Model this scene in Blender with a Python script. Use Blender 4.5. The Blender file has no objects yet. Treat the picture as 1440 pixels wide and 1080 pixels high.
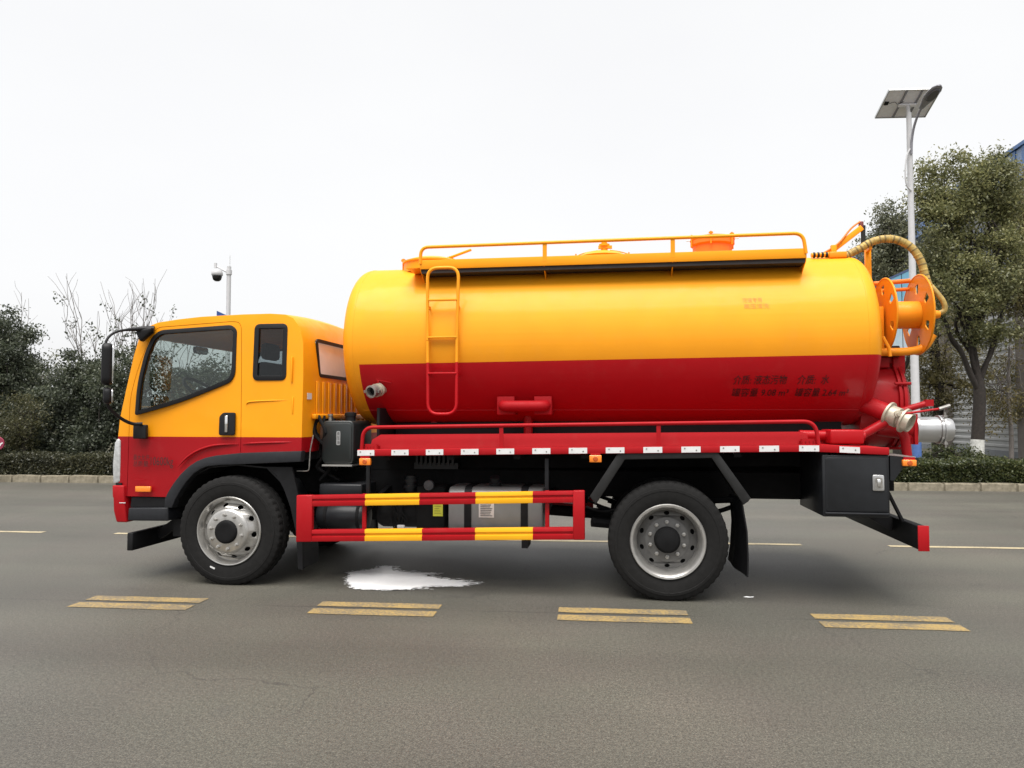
import bpy, bmesh, math, random
import numpy as np
from mathutils import Vector, Matrix
R = math.radians
random.seed(7)

# ------------------------------------------------------------------ camera
scene = bpy.context.scene
COL = scene.collection
cam_d = bpy.data.cameras.new('camera')
cam_d.sensor_width = 36.0
cam_d.lens = 26.0
cam_d.clip_end = 3000
cam = bpy.data.objects.new('camera', cam_d)
cam.location = (0, 0, 1.58)
cam.rotation_euler = (R(90 + 2.478), 0, 0)
COL.objects.link(cam)
scene.camera = cam

# ------------------------------------------------------------------ sky, sun, exposure (overcast)
SUN_EL, SUN_AZ = R(70), R(195)          # azimuth clockwise from +Y
world = bpy.data.worlds.new('World')
scene.world = world
world.use_nodes = True
wn, wl = world.node_tree.nodes, world.node_tree.links
wn.clear()
w_out = wn.new('ShaderNodeOutputWorld')
w_bg = wn.new('ShaderNodeBackground')
w_sky = wn.new('ShaderNodeTexSky')
w_sky.sky_type = 'NISHITA'
w_sky.sun_disc = False
w_sky.sun_elevation = SUN_EL
w_sky.sun_rotation = SUN_AZ
w_sky.dust_density = 4.0
w_hs = wn.new('ShaderNodeHueSaturation')
w_hs.inputs['Saturation'].default_value = 0.25
w_mx = wn.new('ShaderNodeMix')
w_mx.data_type = 'RGBA'
w_mx.inputs[0].default_value = 0.90      # an even cloud layer over the clear sky
w_tc = wn.new('ShaderNodeTexCoord')
w_mp = wn.new('ShaderNodeMapping')
w_mp.inputs['Scale'].default_value = (1.0, 1.0, 2.2)
w_nz = wn.new('ShaderNodeTexNoise')
w_nz.inputs['Scale'].default_value = 1.6
w_nz.inputs['Detail'].default_value = 5
w_rp = wn.new('ShaderNodeValToRGB')
w_rp.color_ramp.elements[0].position, w_rp.color_ramp.elements[1].position = 0.3, 0.7
w_rp.color_ramp.elements[0].color = (0.945, 0.945, 0.955, 1)
w_rp.color_ramp.elements[1].color = (1.0, 1.0, 1.0, 1)
w_sc = wn.new('ShaderNodeVectorMath')
w_sc.operation = 'SCALE'
w_sc.inputs['Scale'].default_value = 2.36
wl.new(w_tc.outputs['Generated'], w_mp.inputs['Vector'])
wl.new(w_mp.outputs[0], w_nz.inputs['Vector'])
wl.new(w_nz.outputs['Fac'], w_rp.inputs['Fac'])
wl.new(w_rp.outputs['Color'], w_sc.inputs[0])
wl.new(w_sc.outputs[0], w_mx.inputs[7])
wl.new(w_sky.outputs[0], w_hs.inputs['Color'])
wl.new(w_hs.outputs[0], w_mx.inputs[6])
wl.new(w_mx.outputs[2], w_bg.inputs['Color'])
w_bg.inputs['Strength'].default_value = 0.1
wl.new(w_bg.outputs[0], w_out.inputs[0])

sun_d = bpy.data.lights.new('sun', 'SUN')
sun_d.energy = 1.5
sun_d.angle = R(52)
sun_d.color = (1.0, 0.97, 0.93)
sun = bpy.data.objects.new('sun', sun_d)
sd = Vector((math.sin(SUN_AZ) * math.cos(SUN_EL), math.cos(SUN_AZ) * math.cos(SUN_EL), math.sin(SUN_EL)))
sun.rotation_euler = sd.to_track_quat('Z', 'Y').to_euler()
sun.location = (0, 0, 30)
COL.objects.link(sun)

vs = scene.view_settings
vs.view_transform = 'Standard'
vs.look = 'None'
vs.gamma = 1.0
vs.use_curve_mapping = False
vs.exposure = 2.02
try:
    scene.cycles.use_denoising = True
    scene.cycles.max_bounces = 8
    scene.cycles.transparent_max_bounces = 12
except Exception:
    pass

# ------------------------------------------------------------------ materials
def node_mat(name):
    m = bpy.data.materials.new(name)
    m.use_nodes = True
    return m, m.node_tree.nodes, m.node_tree.links, m.node_tree.nodes['Principled BSDF']

def C(c):
    return (c[0], c[1], c[2], 1.0)

def coords(n, l, scale=(1, 1, 1)):
    tc = n.new('ShaderNodeTexCoord')
    mp = n.new('ShaderNodeMapping')
    mp.inputs['Scale'].default_value = scale
    l.new(tc.outputs['Object'], mp.inputs['Vector'])
    return mp.outputs['Vector']

def noise(n, l, vec, scale, detail=4, rough=0.55):
    t = n.new('ShaderNodeTexNoise')
    t.inputs['Scale'].default_value = scale
    t.inputs['Detail'].default_value = detail
    t.inputs['Roughness'].default_value = rough
    l.new(vec, t.inputs['Vector'])
    return t.outputs['Fac']

def ramp(n, l, fac, stops):
    r = n.new('ShaderNodeValToRGB')
    e = r.color_ramp.elements
    while len(e) < len(stops):
        e.new(0.5)
    for i, (p, c) in enumerate(stops):
        e[i].position = p
        e[i].color = C(c) if not isinstance(c, (int, float)) else (c, c, c, 1)
    l.new(fac, r.inputs['Fac'])
    return r.outputs['Color']

def mixc(n, l, fac, a, b, mode='MIX'):
    x = n.new('ShaderNodeMix')
    x.data_type = 'RGBA'
    x.blend_type = mode
    for s, v in ((0, fac), (6, a), (7, b)):
        if hasattr(v, 'links'):
            l.new(v, x.inputs[s])
        elif isinstance(v, (int, float)):
            x.inputs[s].default_value = v
        else:
            x.inputs[s].default_value = C(v)
    return x.outputs[2]

def mth(n, l, op, a, b=None):
    x = n.new('ShaderNodeMath')
    x.operation = op
    for s, v in ((0, a), (1, b)):
        if v is None:
            continue
        if hasattr(v, 'links'):
            l.new(v, x.inputs[s])
        else:
            x.inputs[s].default_value = v
    return x.outputs[0]

def bump(n, l, p, h, strength, dist=0.01):
    b = n.new('ShaderNodeBump')
    b.inputs['Strength'].default_value = strength
    b.inputs['Distance'].default_value = dist
    l.new(h, b.inputs['Height'])
    l.new(b.outputs[0], p.inputs['Normal'])

def simple(name, col, rough=0.5, metal=0.0, var=0.15, scale=12, coat=0.0, bmp=0.0, spec=None):
    m, n, l, p = node_mat(name)
    v = coords(n, l)
    f = noise(n, l, v, scale)
    lo = tuple(c * (1 - var) for c in col)
    hi = tuple(min(1, c * (1 + var)) for c in col)
    l.new(ramp(n, l, f, [(0.3, lo), (0.7, hi)]), p.inputs['Base Color'])
    p.inputs['Roughness'].default_value = rough
    p.inputs['Metallic'].default_value = metal
    if spec is not None:
        p.inputs['Specular IOR Level'].default_value = spec
    if coat:
        p.inputs['Coat Weight'].default_value = coat
        p.inputs['Coat Roughness'].default_value = 0.12
    if bmp:
        bump(n, l, p, noise(n, l, v, scale * 6), bmp)
    return m

YEL = (0.84, 0.320, 0.007)
RED = (0.30, 0.0035, 0.0075)

def paint(name, split=None, slope=0.0, red_from=None, top=YEL, low=RED, rough=0.40, streak=0.0, coat=0.10):
    """two-tone lacquer: below z = split (+slope*x) red, above yellow"""
    m, n, l, p = node_mat(name)
    tc = n.new('ShaderNodeTexCoord')
    sx = n.new('ShaderNodeSeparateXYZ')
    l.new(tc.outputs['Object'], sx.inputs[0])
    if split is not None:
        zz = mth(n, l, 'SUBTRACT', sx.outputs['Z'], mth(n, l, 'MULTIPLY', sx.outputs['X'], slope))
        f = mth(n, l, 'LESS_THAN', zz, split)
        if red_from is not None:
            f = mth(n, l, 'MULTIPLY', f, mth(n, l, 'GREATER_THAN', sx.outputs['X'], red_from))
        col = mixc(n, l, f, top, low)
    else:
        col = mixc(n, l, 0.0, top, top)
    v = coords(n, l)
    nz = noise(n, l, v, 2.3, 5)
    col = mixc(n, l, 1.0, col, ramp(n, l, nz, [(0.3, (0.93, 0.92, 0.90)), (0.7, (1.0, 1.0, 1.0))]), 'MULTIPLY')
    # thin road dust, a little more on the lower body
    d = noise(n, l, coords(n, l, (1, 1, 0.6)), 7.0, 6, 0.65)
    dust = ramp(n, l, d, [(0.55, 0.0), (0.9, 0.05)])
    col = mixc(n, l, dust, col, (0.33, 0.28, 0.22))
    l.new(col, p.inputs['Base Color'])
    rr = ramp(n, l, noise(n, l, v, 9, 5), [(0.3, rough - 0.06), (0.75, rough + 0.12)])
    l.new(rr, p.inputs['Roughness'])
    p.inputs['Coat Weight'].default_value = coat
    p.inputs['Specular IOR Level'].default_value = 0.18
    p.inputs['Coat Roughness'].default_value = 0.14
    if streak:
        s = noise(n, l, coords(n, l, (0.12, 5, 5)), 5.0, 4)
        bump(n, l, p, s, streak, 0.004)
    else:
        bump(n, l, p, noise(n, l, v, 3.0, 2), 0.05, 0.01)
    return m

M = {}
M['tank'] = paint('tank_paint', 2.072, 0.0088, 1.095, top=(0.83, 0.330, 0.011), low=(0.42, 0.0042, 0.009), rough=0.52, streak=0.20, coat=0.12)
M['cab'] = paint('cab_paint', 1.380, 0.0)
M['yellow'] = paint('yellow_paint')
M['orange'] = paint('orange_paint', top=(0.76, 0.262, 0.010), rough=0.46, coat=0.1)
M['orange2'] = paint('hatch_orange_paint', top=(0.80, 0.20, 0.025), rough=0.45, coat=0.1)
M['red'] = paint('red_paint', top=(0.35, 0.005, 0.009), rough=0.45, coat=0.08)
M['red2'] = paint('deck_red_paint', top=(0.34, 0.005, 0.009), rough=0.55, coat=0.0)
M['guard_yellow'] = paint('guard_yellow_paint', top=(0.86, 0.42, 0.015))
M['black'] = simple('black_frame_paint', (0.006, 0.006, 0.007), 0.6, var=0.3, spec=0.25)
M['dark'] = simple('dark_underbody', (0.004, 0.004, 0.0045), 0.85, var=0.4, spec=0.25)
M['box'] = simple('charcoal_box_paint', (0.011, 0.012, 0.014), 0.45, var=0.12, spec=0.25, coat=0.1)
M['plastic'] = simple('black_plastic', (0.008, 0.008, 0.009), 0.5, var=0.15, spec=0.25, bmp=0.08)
M['trim'] = simple('grey_black_plastic', (0.017, 0.018, 0.021), 0.5, var=0.12, spec=0.25, bmp=0.08, scale=20)
M['fender'] = simple('charcoal_mudguard', (0.018, 0.018, 0.018), 0.5, var=0.2, spec=0.25)
M['rubber'] = simple('tyre_rubber', (0.0075, 0.0072, 0.007), 0.8, var=0.25, scale=25, bmp=0.2, spec=0.25)
M['silver'] = simple('silver_wheel_paint', (0.45, 0.44, 0.42), 0.33, 0.8, var=0.12, scale=14)
M['steel'] = simple('dull_steel', (0.30, 0.29, 0.27), 0.45, 0.7, var=0.25, scale=30)
M['steel_d'] = simple('dark_steel', (0.07, 0.07, 0.075), 0.5, 0.4, var=0.3, scale=30)
M['bright'] = simple('bright_aluminium', (0.50, 0.50, 0.50), 0.30, 0.85, var=0.08, scale=9)
M['alu'] = simple('fuel_tank_aluminium', (0.24, 0.24, 0.235), 0.42, 0.5, var=0.10, scale=6)
M['valve'] = simple('cream_valve_casting', (0.42, 0.38, 0.30), 0.48, 0.35, var=0.2, scale=20)
M['chrome'] = simple('chrome', (0.75, 0.75, 0.75), 0.12, 1.0, var=0.03)
M['green'] = simple('dark_green_tank', (0.011, 0.015, 0.015), 0.4, var=0.1)
M['white'] = simple('white_tape', (0.62, 0.62, 0.62), 0.45, var=0.06, scale=20)
M['label'] = simple('label_paper', (0.62, 0.58, 0.56), 0.6, var=0.08)
M['ylabel'] = simple('yellow_label', (0.62, 0.62, 0.06), 0.6, var=0.08)
M['amber'] = simple('amber_lens', (0.85, 0.22, 0.015), 0.25, var=0.10, coat=0.5)
M['amber_d'] = simple('amber_bulb', (0.45, 0.08, 0.01), 0.3, var=0.1)
M['ink'] = simple('dark_lettering', (0.020, 0.006, 0.006), 0.6, var=0.3)
M['ink2'] = simple('grey_print', (0.05, 0.05, 0.05), 0.6, var=0.2)
M['interior'] = simple('grey_headliner', (0.055, 0.055, 0.062), 0.85, var=0.15)
M['seat'] = simple('dark_seat_cloth', (0.016, 0.016, 0.019), 0.9, var=0.3, scale=30)
M['hose'] = simple('yellowed_hose_wrap', (0.36, 0.245, 0.062), 0.6, var=0.35, scale=14, bmp=0.3)
M['hose_d'] = simple('hose_binding', (0.17, 0.12, 0.04), 0.7, var=0.3)
M['concrete'] = simple('concrete', (0.33, 0.32, 0.30), 0.85, var=0.15)
M['pole'] = simple('white_pole_paint', (0.52, 0.52, 0.53), 0.4, var=0.05)
M['pole_blue'] = simple('blue_pole_base', (0.07, 0.14, 0.36), 0.45, var=0.12)
M['panel'] = simple('solar_panel_back', (0.78, 0.78, 0.82), 0.5, var=0.06)
M['lampgrey'] = simple('grey_lamp_casting', (0.24, 0.24, 0.27), 0.45, var=0.1)
M['lens'] = simple('grey_lamp_lens', (0.10, 0.10, 0.12), 0.2, var=0.1)
M['whitewash'] = simple('whitewash', (0.56, 0.56, 0.53), 0.85, var=0.22, scale=16, bmp=0.2)
M['headlamp'] = simple('headlight_lens', (0.45, 0.46, 0.46), 0.12, var=0.2, scale=30, coat=0.5)

def glass_mat(name, tint, refl=1.0):
    m = bpy.data.materials.new(name)
    m.use_nodes = True
    n, l = m.node_tree.nodes, m.node_tree.links
    n.clear()
    o = n.new('ShaderNodeOutputMaterial')
    t = n.new('ShaderNodeBsdfTransparent')
    t.inputs[0].default_value = C(tint)
    g = n.new('ShaderNodeBsdfGlossy')
    g.inputs['Roughness'].default_value = 0.02
    g.inputs['Color'].default_value = (0.9, 0.92, 0.92, 1)
    f = n.new('ShaderNodeFresnel')
    f.inputs['IOR'].default_value = 1.52
    k = mth(n, l, 'MULTIPLY', f.outputs[0], refl)
    mx = n.new('ShaderNodeMixShader')
    l.new(k, mx.inputs[0])
    l.new(t.outputs[0], mx.inputs[1])
    l.new(g.outputs[0], mx.inputs[2])
    l.new(mx.outputs[0], o.inputs[0])
    return m
M['glass'] = glass_mat('tinted_glass', (0.70, 0.75, 0.74), 0.75)
M['glass_dark'] = glass_mat('dark_tinted_glass', (0.62, 0.65, 0.68), 0.6)
M['screen'] = glass_mat('windscreen_glass', (0.90, 0.93, 0.92), 0.15)
M['channel'] = simple('walkway_shade', (0.018, 0.013, 0.012), 0.7, var=0.3, scale=8)  # shade colour for the strip under the walkway
M['sky_pane'] = simple('painted_sky_pane', (0.85, 0.85, 0.87), 0.2, var=0.06, scale=4)  # pale colour painted in place of a sky reflection on the pane
M['dome'] = simple('smoked_dome', (0.008, 0.008, 0.010), 0.08, var=0.1)

def foliage(name, dark, mid, light, trans=0.42):
    m, n, l, p = node_mat(name)
    g = n.new('ShaderNodeNewGeometry')
    c = ramp(n, l, g.outputs['Random Per Island'], [(0.0, dark), (0.55, mid), (1.0, light)])
    v = coords(n, l)
    big = noise(n, l, v, 0.9, 3)
    c = mixc(n, l, 1.0, c, ramp(n, l, big, [(0.35, (0.75, 0.75, 0.75)), (0.65, (1.15, 1.12, 1.0))]), 'MULTIPLY')
    l.new(c, p.inputs['Base Color'])
    p.inputs['Roughness'].default_value = 0.42
    p.inputs['Specular IOR Level'].default_value = 0.5
    o = [x for x in n if x.type == 'OUTPUT_MATERIAL'][0]
    t = n.new('ShaderNodeBsdfTranslucent')
    l.new(c, t.inputs[0])
    mx = n.new('ShaderNodeMixShader')
    mx.inputs[0].default_value = trans
    l.new(p.outputs[0], mx.inputs[1])
    l.new(t.outputs[0], mx.inputs[2])
    l.new(mx.outputs[0], o.inputs[0])
    return m
M['leaf_dark'] = foliage('dark_evergreen_leaves', (0.036, 0.046, 0.031), (0.062, 0.077, 0.052), (0.135, 0.15, 0.105))
M['leaf_olive'] = foliage('olive_leaves', (0.105, 0.098, 0.045), (0.175, 0.160, 0.075), (0.28, 0.24, 0.115))
M['leaf_olive2'] = foliage('dull_olive_leaves', (0.050, 0.054, 0.025), (0.090, 0.092, 0.043), (0.16, 0.15, 0.075))
M['leaf_mid'] = foliage('camphor_leaves', (0.118, 0.130, 0.060), (0.188, 0.198, 0.094), (0.32, 0.31, 0.155))
M['leaf_far'] = foliage('grey_green_leaves', (0.100, 0.112, 0.076), (0.145, 0.156, 0.108), (0.22, 0.225, 0.155))
M['leaf_hedge'] = foliage('hedge_leaves', (0.030, 0.042, 0.016), (0.060, 0.078, 0.028), (0.13, 0.14, 0.055))
M['leaf_hedge2'] = foliage('dull_hedge_leaves', (0.034, 0.038, 0.022), (0.062, 0.066, 0.038), (0.13, 0.125, 0.075))
M['leaf_brown'] = foliage('yellowing_leaves', (0.09, 0.075, 0.03), (0.15, 0.125, 0.045), (0.22, 0.18, 0.07))
M['bark'] = simple('dark_bark', (0.030, 0.024, 0.020), 0.9, var=0.35, scale=18, bmp=0.5)
M['twig'] = simple('grey_twig', (0.14, 0.125, 0.115), 0.9, var=0.25)

# asphalt
m, n, l, p = node_mat('worn_asphalt')
v = coords(n, l)
g1 = noise(n, l, v, 110, 3, 0.75)
g2 = noise(n, l, v, 42, 4, 0.6)
big = noise(n, l, v, 0.35, 5, 0.55)
str_ = noise(n, l, coords(n, l, (0.10, 1.2, 1)), 1.4, 4, 0.5)
c = ramp(n, l, big, [(0.28, (0.056, 0.053, 0.045)), (0.52, (0.069, 0.0645, 0.054)), (0.75, (0.086, 0.079, 0.064))])
c = mixc(n, l, 1.0, c, ramp(n, l, str_, [(0.3, 0.90), (0.7, 1.08)]), 'MULTIPLY')
c = mixc(n, l, 1.0, c, ramp(n, l, g1, [(0.30, 0.36), (0.48, 0.94), (0.60, 1.45), (0.72, 2.4)]), 'MULTIPLY')
c = mixc(n, l, 1.0, c, ramp(n, l, g2, [(0.3, 0.68), (0.7, 1.32)]), 'MULTIPLY')
hue = noise(n, l, coords(n, l, (1, 1, 1)), 0.9, 3)
c = mixc(n, l, 1.0, c, ramp(n, l, hue, [(0.35, (1.02, 0.99, 0.975)), (0.6, (0.985, 1.01, 0.965))]), 'MULTIPLY')
# dark seam along the lane joint and oil spots
sx = n.new('ShaderNodeSeparateXYZ')
l.new(v, sx.inputs[0])
wob = mth(n, l, 'MULTIPLY', mth(n, l, 'SUBTRACT', noise(n, l, coords(n, l, (1, 0, 0)), 1.7, 5), 0.5), 0.10)
dist = mth(n, l, 'ABSOLUTE', mth(n, l, 'SUBTRACT', mth(n, l, 'SUBTRACT', sx.outputs['Y'], 6.02), wob))
seam = mth(n, l, 'LESS_THAN', dist, 0.007)
seam = mth(n, l, 'MULTIPLY', seam, ramp(n, l, noise(n, l, v, 1.1, 3), [(0.42, 0.0), (0.55, 0.75)]))
c = mixc(n, l, seam, c, (0.022, 0.020, 0.018))
# tyre-polished bands, fine cracks
vor = n.new('ShaderNodeTexVoronoi'); vor.feature = 'DISTANCE_TO_EDGE'; vor.inputs['Scale'].default_value = 0.55
wv = n.new('ShaderNodeVectorMath'); wv.operation = 'ADD'
wn_ = n.new('ShaderNodeTexNoise'); wn_.inputs['Scale'].default_value = 3.0; wn_.inputs['Detail'].default_value = 6
l.new(v, wn_.inputs['Vector']); l.new(v, wv.inputs[0])
sc_ = n.new('ShaderNodeVectorMath'); sc_.operation = 'SCALE'; sc_.inputs['Scale'].default_value = 0.35
l.new(wn_.outputs['Color'], sc_.inputs[0]); l.new(sc_.outputs[0], wv.inputs[1]); l.new(wv.outputs[0], vor.inputs['Vector'])
crack = mth(n, l, 'LESS_THAN', vor.outputs['Distance'], 0.0028)
crack = mth(n, l, 'MULTIPLY', crack, ramp(n, l, noise(n, l, v, 0.6, 3), [(0.50, 0.0), (0.62, 0.7)]))
c = mixc(n, l, crack, c, (0.030, 0.028, 0.025))
band = noise(n, l, coords(n, l, (0.03, 1.0, 1)), 0.9, 2, 0.4)
c = mixc(n, l, 1.0, c, ramp(n, l, band, [(0.35, 0.90), (0.65, 1.10)]), 'MULTIPLY')
oil = ramp(n, l, noise(n, l, v, 2.2, 2, 0.4), [(0.70, 0.0), (0.80, 0.35)])
c = mixc(n, l, oil, c, (0.045, 0.043, 0.042))
l.new(c, p.inputs['Base Color'])
l.new(ramp(n, l, big, [(0.3, 0.52), (0.7, 0.68)]), p.inputs['Roughness'])
p.inputs['Specular IOR Level'].default_value = 0.5
bump(n, l, p, g1, 0.55, 0.006)
M['asphalt'] = m

def worn_line(name, col, wear=0.5):
    m, n, l, p = node_mat(name)
    v = coords(n, l)
    f = noise(n, l, v, 38, 5, 0.7)
    f2 = noise(n, l, v, 3.5, 3)
    s = mth(n, l, 'ADD', mth(n, l, 'MULTIPLY', f, 0.65), mth(n, l, 'MULTIPLY', f2, 0.35))
    w = ramp(n, l, s, [(wear - 0.10, 0.75), (wear + 0.03, 0.0)])
    c = mixc(n, l, w, col, (0.085, 0.080, 0.072))
    l.new(c, p.inputs['Base Color'])
    p.inputs['Roughness'].default_value = 0.7
    return m
M['line_yellow'] = worn_line('worn_yellow_line_paint', (0.29, 0.200, 0.068), 0.54)
M['line_white'] = worn_line('worn_white_line_paint', (0.36, 0.30, 0.185), 0.48)
M['blotch'] = simple('patch_white', (0.95, 0.95, 0.95), 0.9, var=0.02, scale=30)  # plain white of the added erased patch and the speck

m, n, l, p = node_mat('kerb_stone')
v = coords(n, l)
c = ramp(n, l, noise(n, l, v, 9, 6, 0.65), [(0.28, (0.10, 0.085, 0.06)), (0.45, (0.20, 0.175, 0.125)), (0.7, (0.29, 0.255, 0.19))])
l.new(c, p.inputs['Base Color'])
p.inputs['Roughness'].default_value = 0.85
bump(n, l, p, noise(n, l, v, 30, 4), 0.4, 0.01)
M['kerb'] = m

m, n, l, p = node_mat('verge_soil')
v = coords(n, l)
c = ramp(n, l, noise(n, l, v, 3, 6, 0.65), [(0.3, (0.05, 0.042, 0.028)), (0.55, (0.075, 0.07, 0.04)), (0.75, (0.06, 0.075, 0.03))])
l.new(c, p.inputs['Base Color'])
p.inputs['Roughness'].default_value = 0.95
M['soil'] = m

# ------------------------------------------------------------------ mesh helpers
def obj(name, me, mat, parent=None, loc=None, rot=None):
    o = bpy.data.objects.new(name, me)
    COL.objects.link(o)
    if mat is not None:
        if isinstance(mat, (list, tuple)):
            for x in mat:
                me.materials.append(x)
        elif len(me.materials) == 0:
            me.materials.append(mat)
    if parent is not None:
        o.parent = parent
    if loc is not None:
        o.location = loc
    if rot is not None:
        o.rotation_euler = rot
    return o

def tag(o, label=None, cat=None, group=None, kind=None):
    if label: o['label'] = label
    if cat: o['category'] = cat
    if group: o['group'] = group
    if kind: o['kind'] = kind
    return o

def empty(name, loc, rz=0):
    o = bpy.data.objects.new(name, None)
    o.empty_display_size = 0.2
    COL.objects.link(o)
    o.location = loc
    o.rotation_euler = (0, 0, rz)
    return o

def smooth(me, ang=38):
    me.polygons.foreach_set('use_smooth', [True] * len(me.polygons))
    me.set_sharp_from_angle(angle=R(ang))
    return me

class MB:
    def __init__(s):
        s.v, s.f = [], []
    def add(s, vs, fs):
        k = len(s.v)
        s.v += [tuple(x) for x in vs]
        s.f += [tuple(i + k for i in f) for f in fs]
        return s
    def box(s, x0, x1, y0, y1, z0, z1, fn=None):
        vs = [(x, y, z) for x in (x0, x1) for y in (y0, y1) for z in (z0, z1)]
        if fn: vs = [fn(*q) for q in vs]
        return s.add(vs, [(0, 1, 3, 2), (4, 6, 7, 5), (0, 4, 5, 1), (2, 3, 7, 6), (0, 2, 6, 4), (1, 5, 7, 3)])
    def bar(s, a, b, w, h, up=(0, 0, 1)):
        a, b = Vector(a), Vector(b)
        d = (b - a).normalized()
        up = Vector(up)
        sd = d.cross(up)
        if sd.length < 1e-4: sd = d.cross(Vector((1, 0, 0)))
        sd.normalize()
        u = sd.cross(d).normalized()
        vs = []
        for q in (a, b):
            for i, j in ((-1, -1), (1, -1), (1, 1), (-1, 1)):
                vs.append(q + sd * (i * w / 2) + u * (j * h / 2))
        return s.add(vs, [(3, 2, 1, 0), (4, 5, 6, 7), (0, 1, 5, 4), (1, 2, 6, 5), (2, 3, 7, 6), (3, 0, 4, 7)])
    def tube(s, pts, r, seg=10, cap=True):
        pts = [Vector(q) for q in pts]
        nP = len(pts)
        rs = r if isinstance(r, (list, tuple)) else [r] * nP
        t = [(pts[min(i + 1, nP - 1)] - pts[max(i - 1, 0)]).normalized() for i in range(nP)]
        ref = Vector((0, 0, 1)) if abs(t[0].z) < 0.9 else Vector((1, 0, 0))
        nrm = t[0].cross(ref).normalized()
        vs = []
        for i in range(nP):
            nrm = (nrm - t[i] * nrm.dot(t[i])).normalized()
            bn = t[i].cross(nrm)
            for k in range(seg):
                a = 2 * math.pi * k / seg
                vs.append(pts[i] + (nrm * math.cos(a) + bn * math.sin(a)) * rs[i])
        fs = []
        for i in range(nP - 1):
            for k in range(seg):
                fs.append((i * seg + k, i * seg + (k + 1) % seg, (i + 1) * seg + (k + 1) % seg, (i + 1) * seg + k))
        if cap:
            fs.append(tuple(range(seg - 1, -1, -1)))
            fs.append(tuple((nP - 1) * seg + k for k in range(seg)))
        return s.add(vs, fs)
    def lathe(s, prof, c, axis, seg=32, rfun=None, close=False):
        """prof: (r, t) along axis"""
        c, ax = Vector(c), Vector(axis).normalized()
        e1 = ax.cross(Vector((0, 0, 1)))
        if e1.length < 1e-3: e1 = Vector((1, 0, 0))
        e1.normalize()
        e2 = ax.cross(e1)
        vs, fs = [], []
        for i, (r, t) in enumerate(prof):
            for k in range(seg):
                a = 2 * math.pi * k / seg
                rr = rfun(i, k, r) if rfun else r
                vs.append(c + ax * t + (e1 * math.cos(a) + e2 * math.sin(a)) * rr)
        nP = len(prof)
        for i in range(nP - 1 if not close else nP):
            j = (i + 1) % nP
            for k in range(seg):
                fs.append((i * seg + k, i * seg + (k + 1) % seg, j * seg + (k + 1) % seg, j * seg + k))
        if not close:
            if prof[0][0] > 1e-6: fs.append(tuple(range(seg - 1, -1, -1)))
            if prof[-1][0] > 1e-6: fs.append(tuple((nP - 1) * seg + k for k in range(seg)))
        return s.add(vs, fs)
    def prism(s, poly, y0, y1, ax='y'):
        """poly of (a, b); extruded along y (a=x, b=z), x (a=y, b=z) or z (a=x, b=y)"""
        def P(a, b, t):
            return {'y': (a, t, b), 'x': (t, a, b), 'z': (a, b, t)}[ax]
        k = len(poly)
        vs = [P(a, b, y0) for a, b in poly] + [P(a, b, y1) for a, b in poly]
        fs = [tuple(range(k)), tuple(range(2 * k - 1, k - 1, -1))]
        fs += [(i, i + k, (i + 1) % k + k, (i + 1) % k) for i in range(k)]
        return s.add(vs, fs)
    def mesh(s, name, ang=38, fn=None, fix=True):
        vs = [fn(*q) for q in s.v] if fn else s.v
        me = bpy.data.meshes.new(name)
        me.from_pydata(vs, [], s.f)
        if fix:
            bm = bmesh.new()
            bm.from_mesh(me)
            bmesh.ops.remove_doubles(bm, verts=bm.verts, dist=1e-5)
            bmesh.ops.recalc_face_normals(bm, faces=bm.faces)
            bm.to_mesh(me)
            bm.free()
        smooth(me, ang)
        return me
    def build(s, name, mat, parent=None, bev=0.0, ang=38, fn=None, loc=None, rot=None):
        me = s.mesh(name, ang, fn)
        if bev:
            bm = bmesh.new()
            bm.from_mesh(me)
            es = [e for e in bm.edges if len(e.link_faces) == 2 and e.calc_face_angle(0) > R(35)]
            bmesh.ops.bevel(bm, geom=es, offset=bev, segments=2, profile=0.5, affect='EDGES', clamp_overlap=True)
            bm.to_mesh(me)
            bm.free()
            smooth(me, 50)
        return obj(name, me, mat, parent, loc, rot)

def rounded(pts, rad, seg=5):
    """round the corners of a polygon; rad single or per-point"""
    n_ = len(pts)
    out = []
    for i in range(n_):
        p0, p1, p2 = Vector(pts[i - 1]), Vector(pts[i]), Vector(pts[(i + 1) % n_])
        r = rad[i] if isinstance(rad, (list, tuple)) else rad
        a, b = (p0 - p1), (p2 - p1)
        r1 = min(r, a.length * 0.48, b.length * 0.48)
        if r1 < 1e-4:
            out.append(tuple(p1))
            continue
        s_, e_ = p1 + a.normalized() * r1, p1 + b.normalized() * r1
        for k in range(seg + 1):
            t = k / seg
            q = s_ * (1 - t) ** 2 + p1 * 2 * t * (1 - t) + e_ * t * t
            out.append((q.x, q.y))
    return out

def inset(poly, d):
    """offset a polygon inwards by d (ccw or cw handled)"""
    n_ = len(poly)
    area = sum(poly[i][0] * poly[(i + 1) % n_][1] - poly[(i + 1) % n_][0] * poly[i][1] for i in range(n_))
    sg = 1 if area > 0 else -1
    out = []
    for i in range(n_):
        a, b, c_ = Vector(poly[i - 1]), Vector(poly[i]), Vector(poly[(i + 1) % n_])
        d1, d2 = (b - a), (c_ - b)
        if d1.length < 1e-7 or d2.length < 1e-7:
            out.append(tuple(b)); continue
        d1.normalize(); d2.normalize()
        n1, n2 = Vector((-d1.y, d1.x)) * sg, Vector((-d2.y, d2.x)) * sg
        nn = (n1 + n2)
        nn.normalize()
        k = max(0.35, nn.dot(n1))
        q = b + nn * (d / k)
        out.append((q.x, q.y))
    return out

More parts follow.
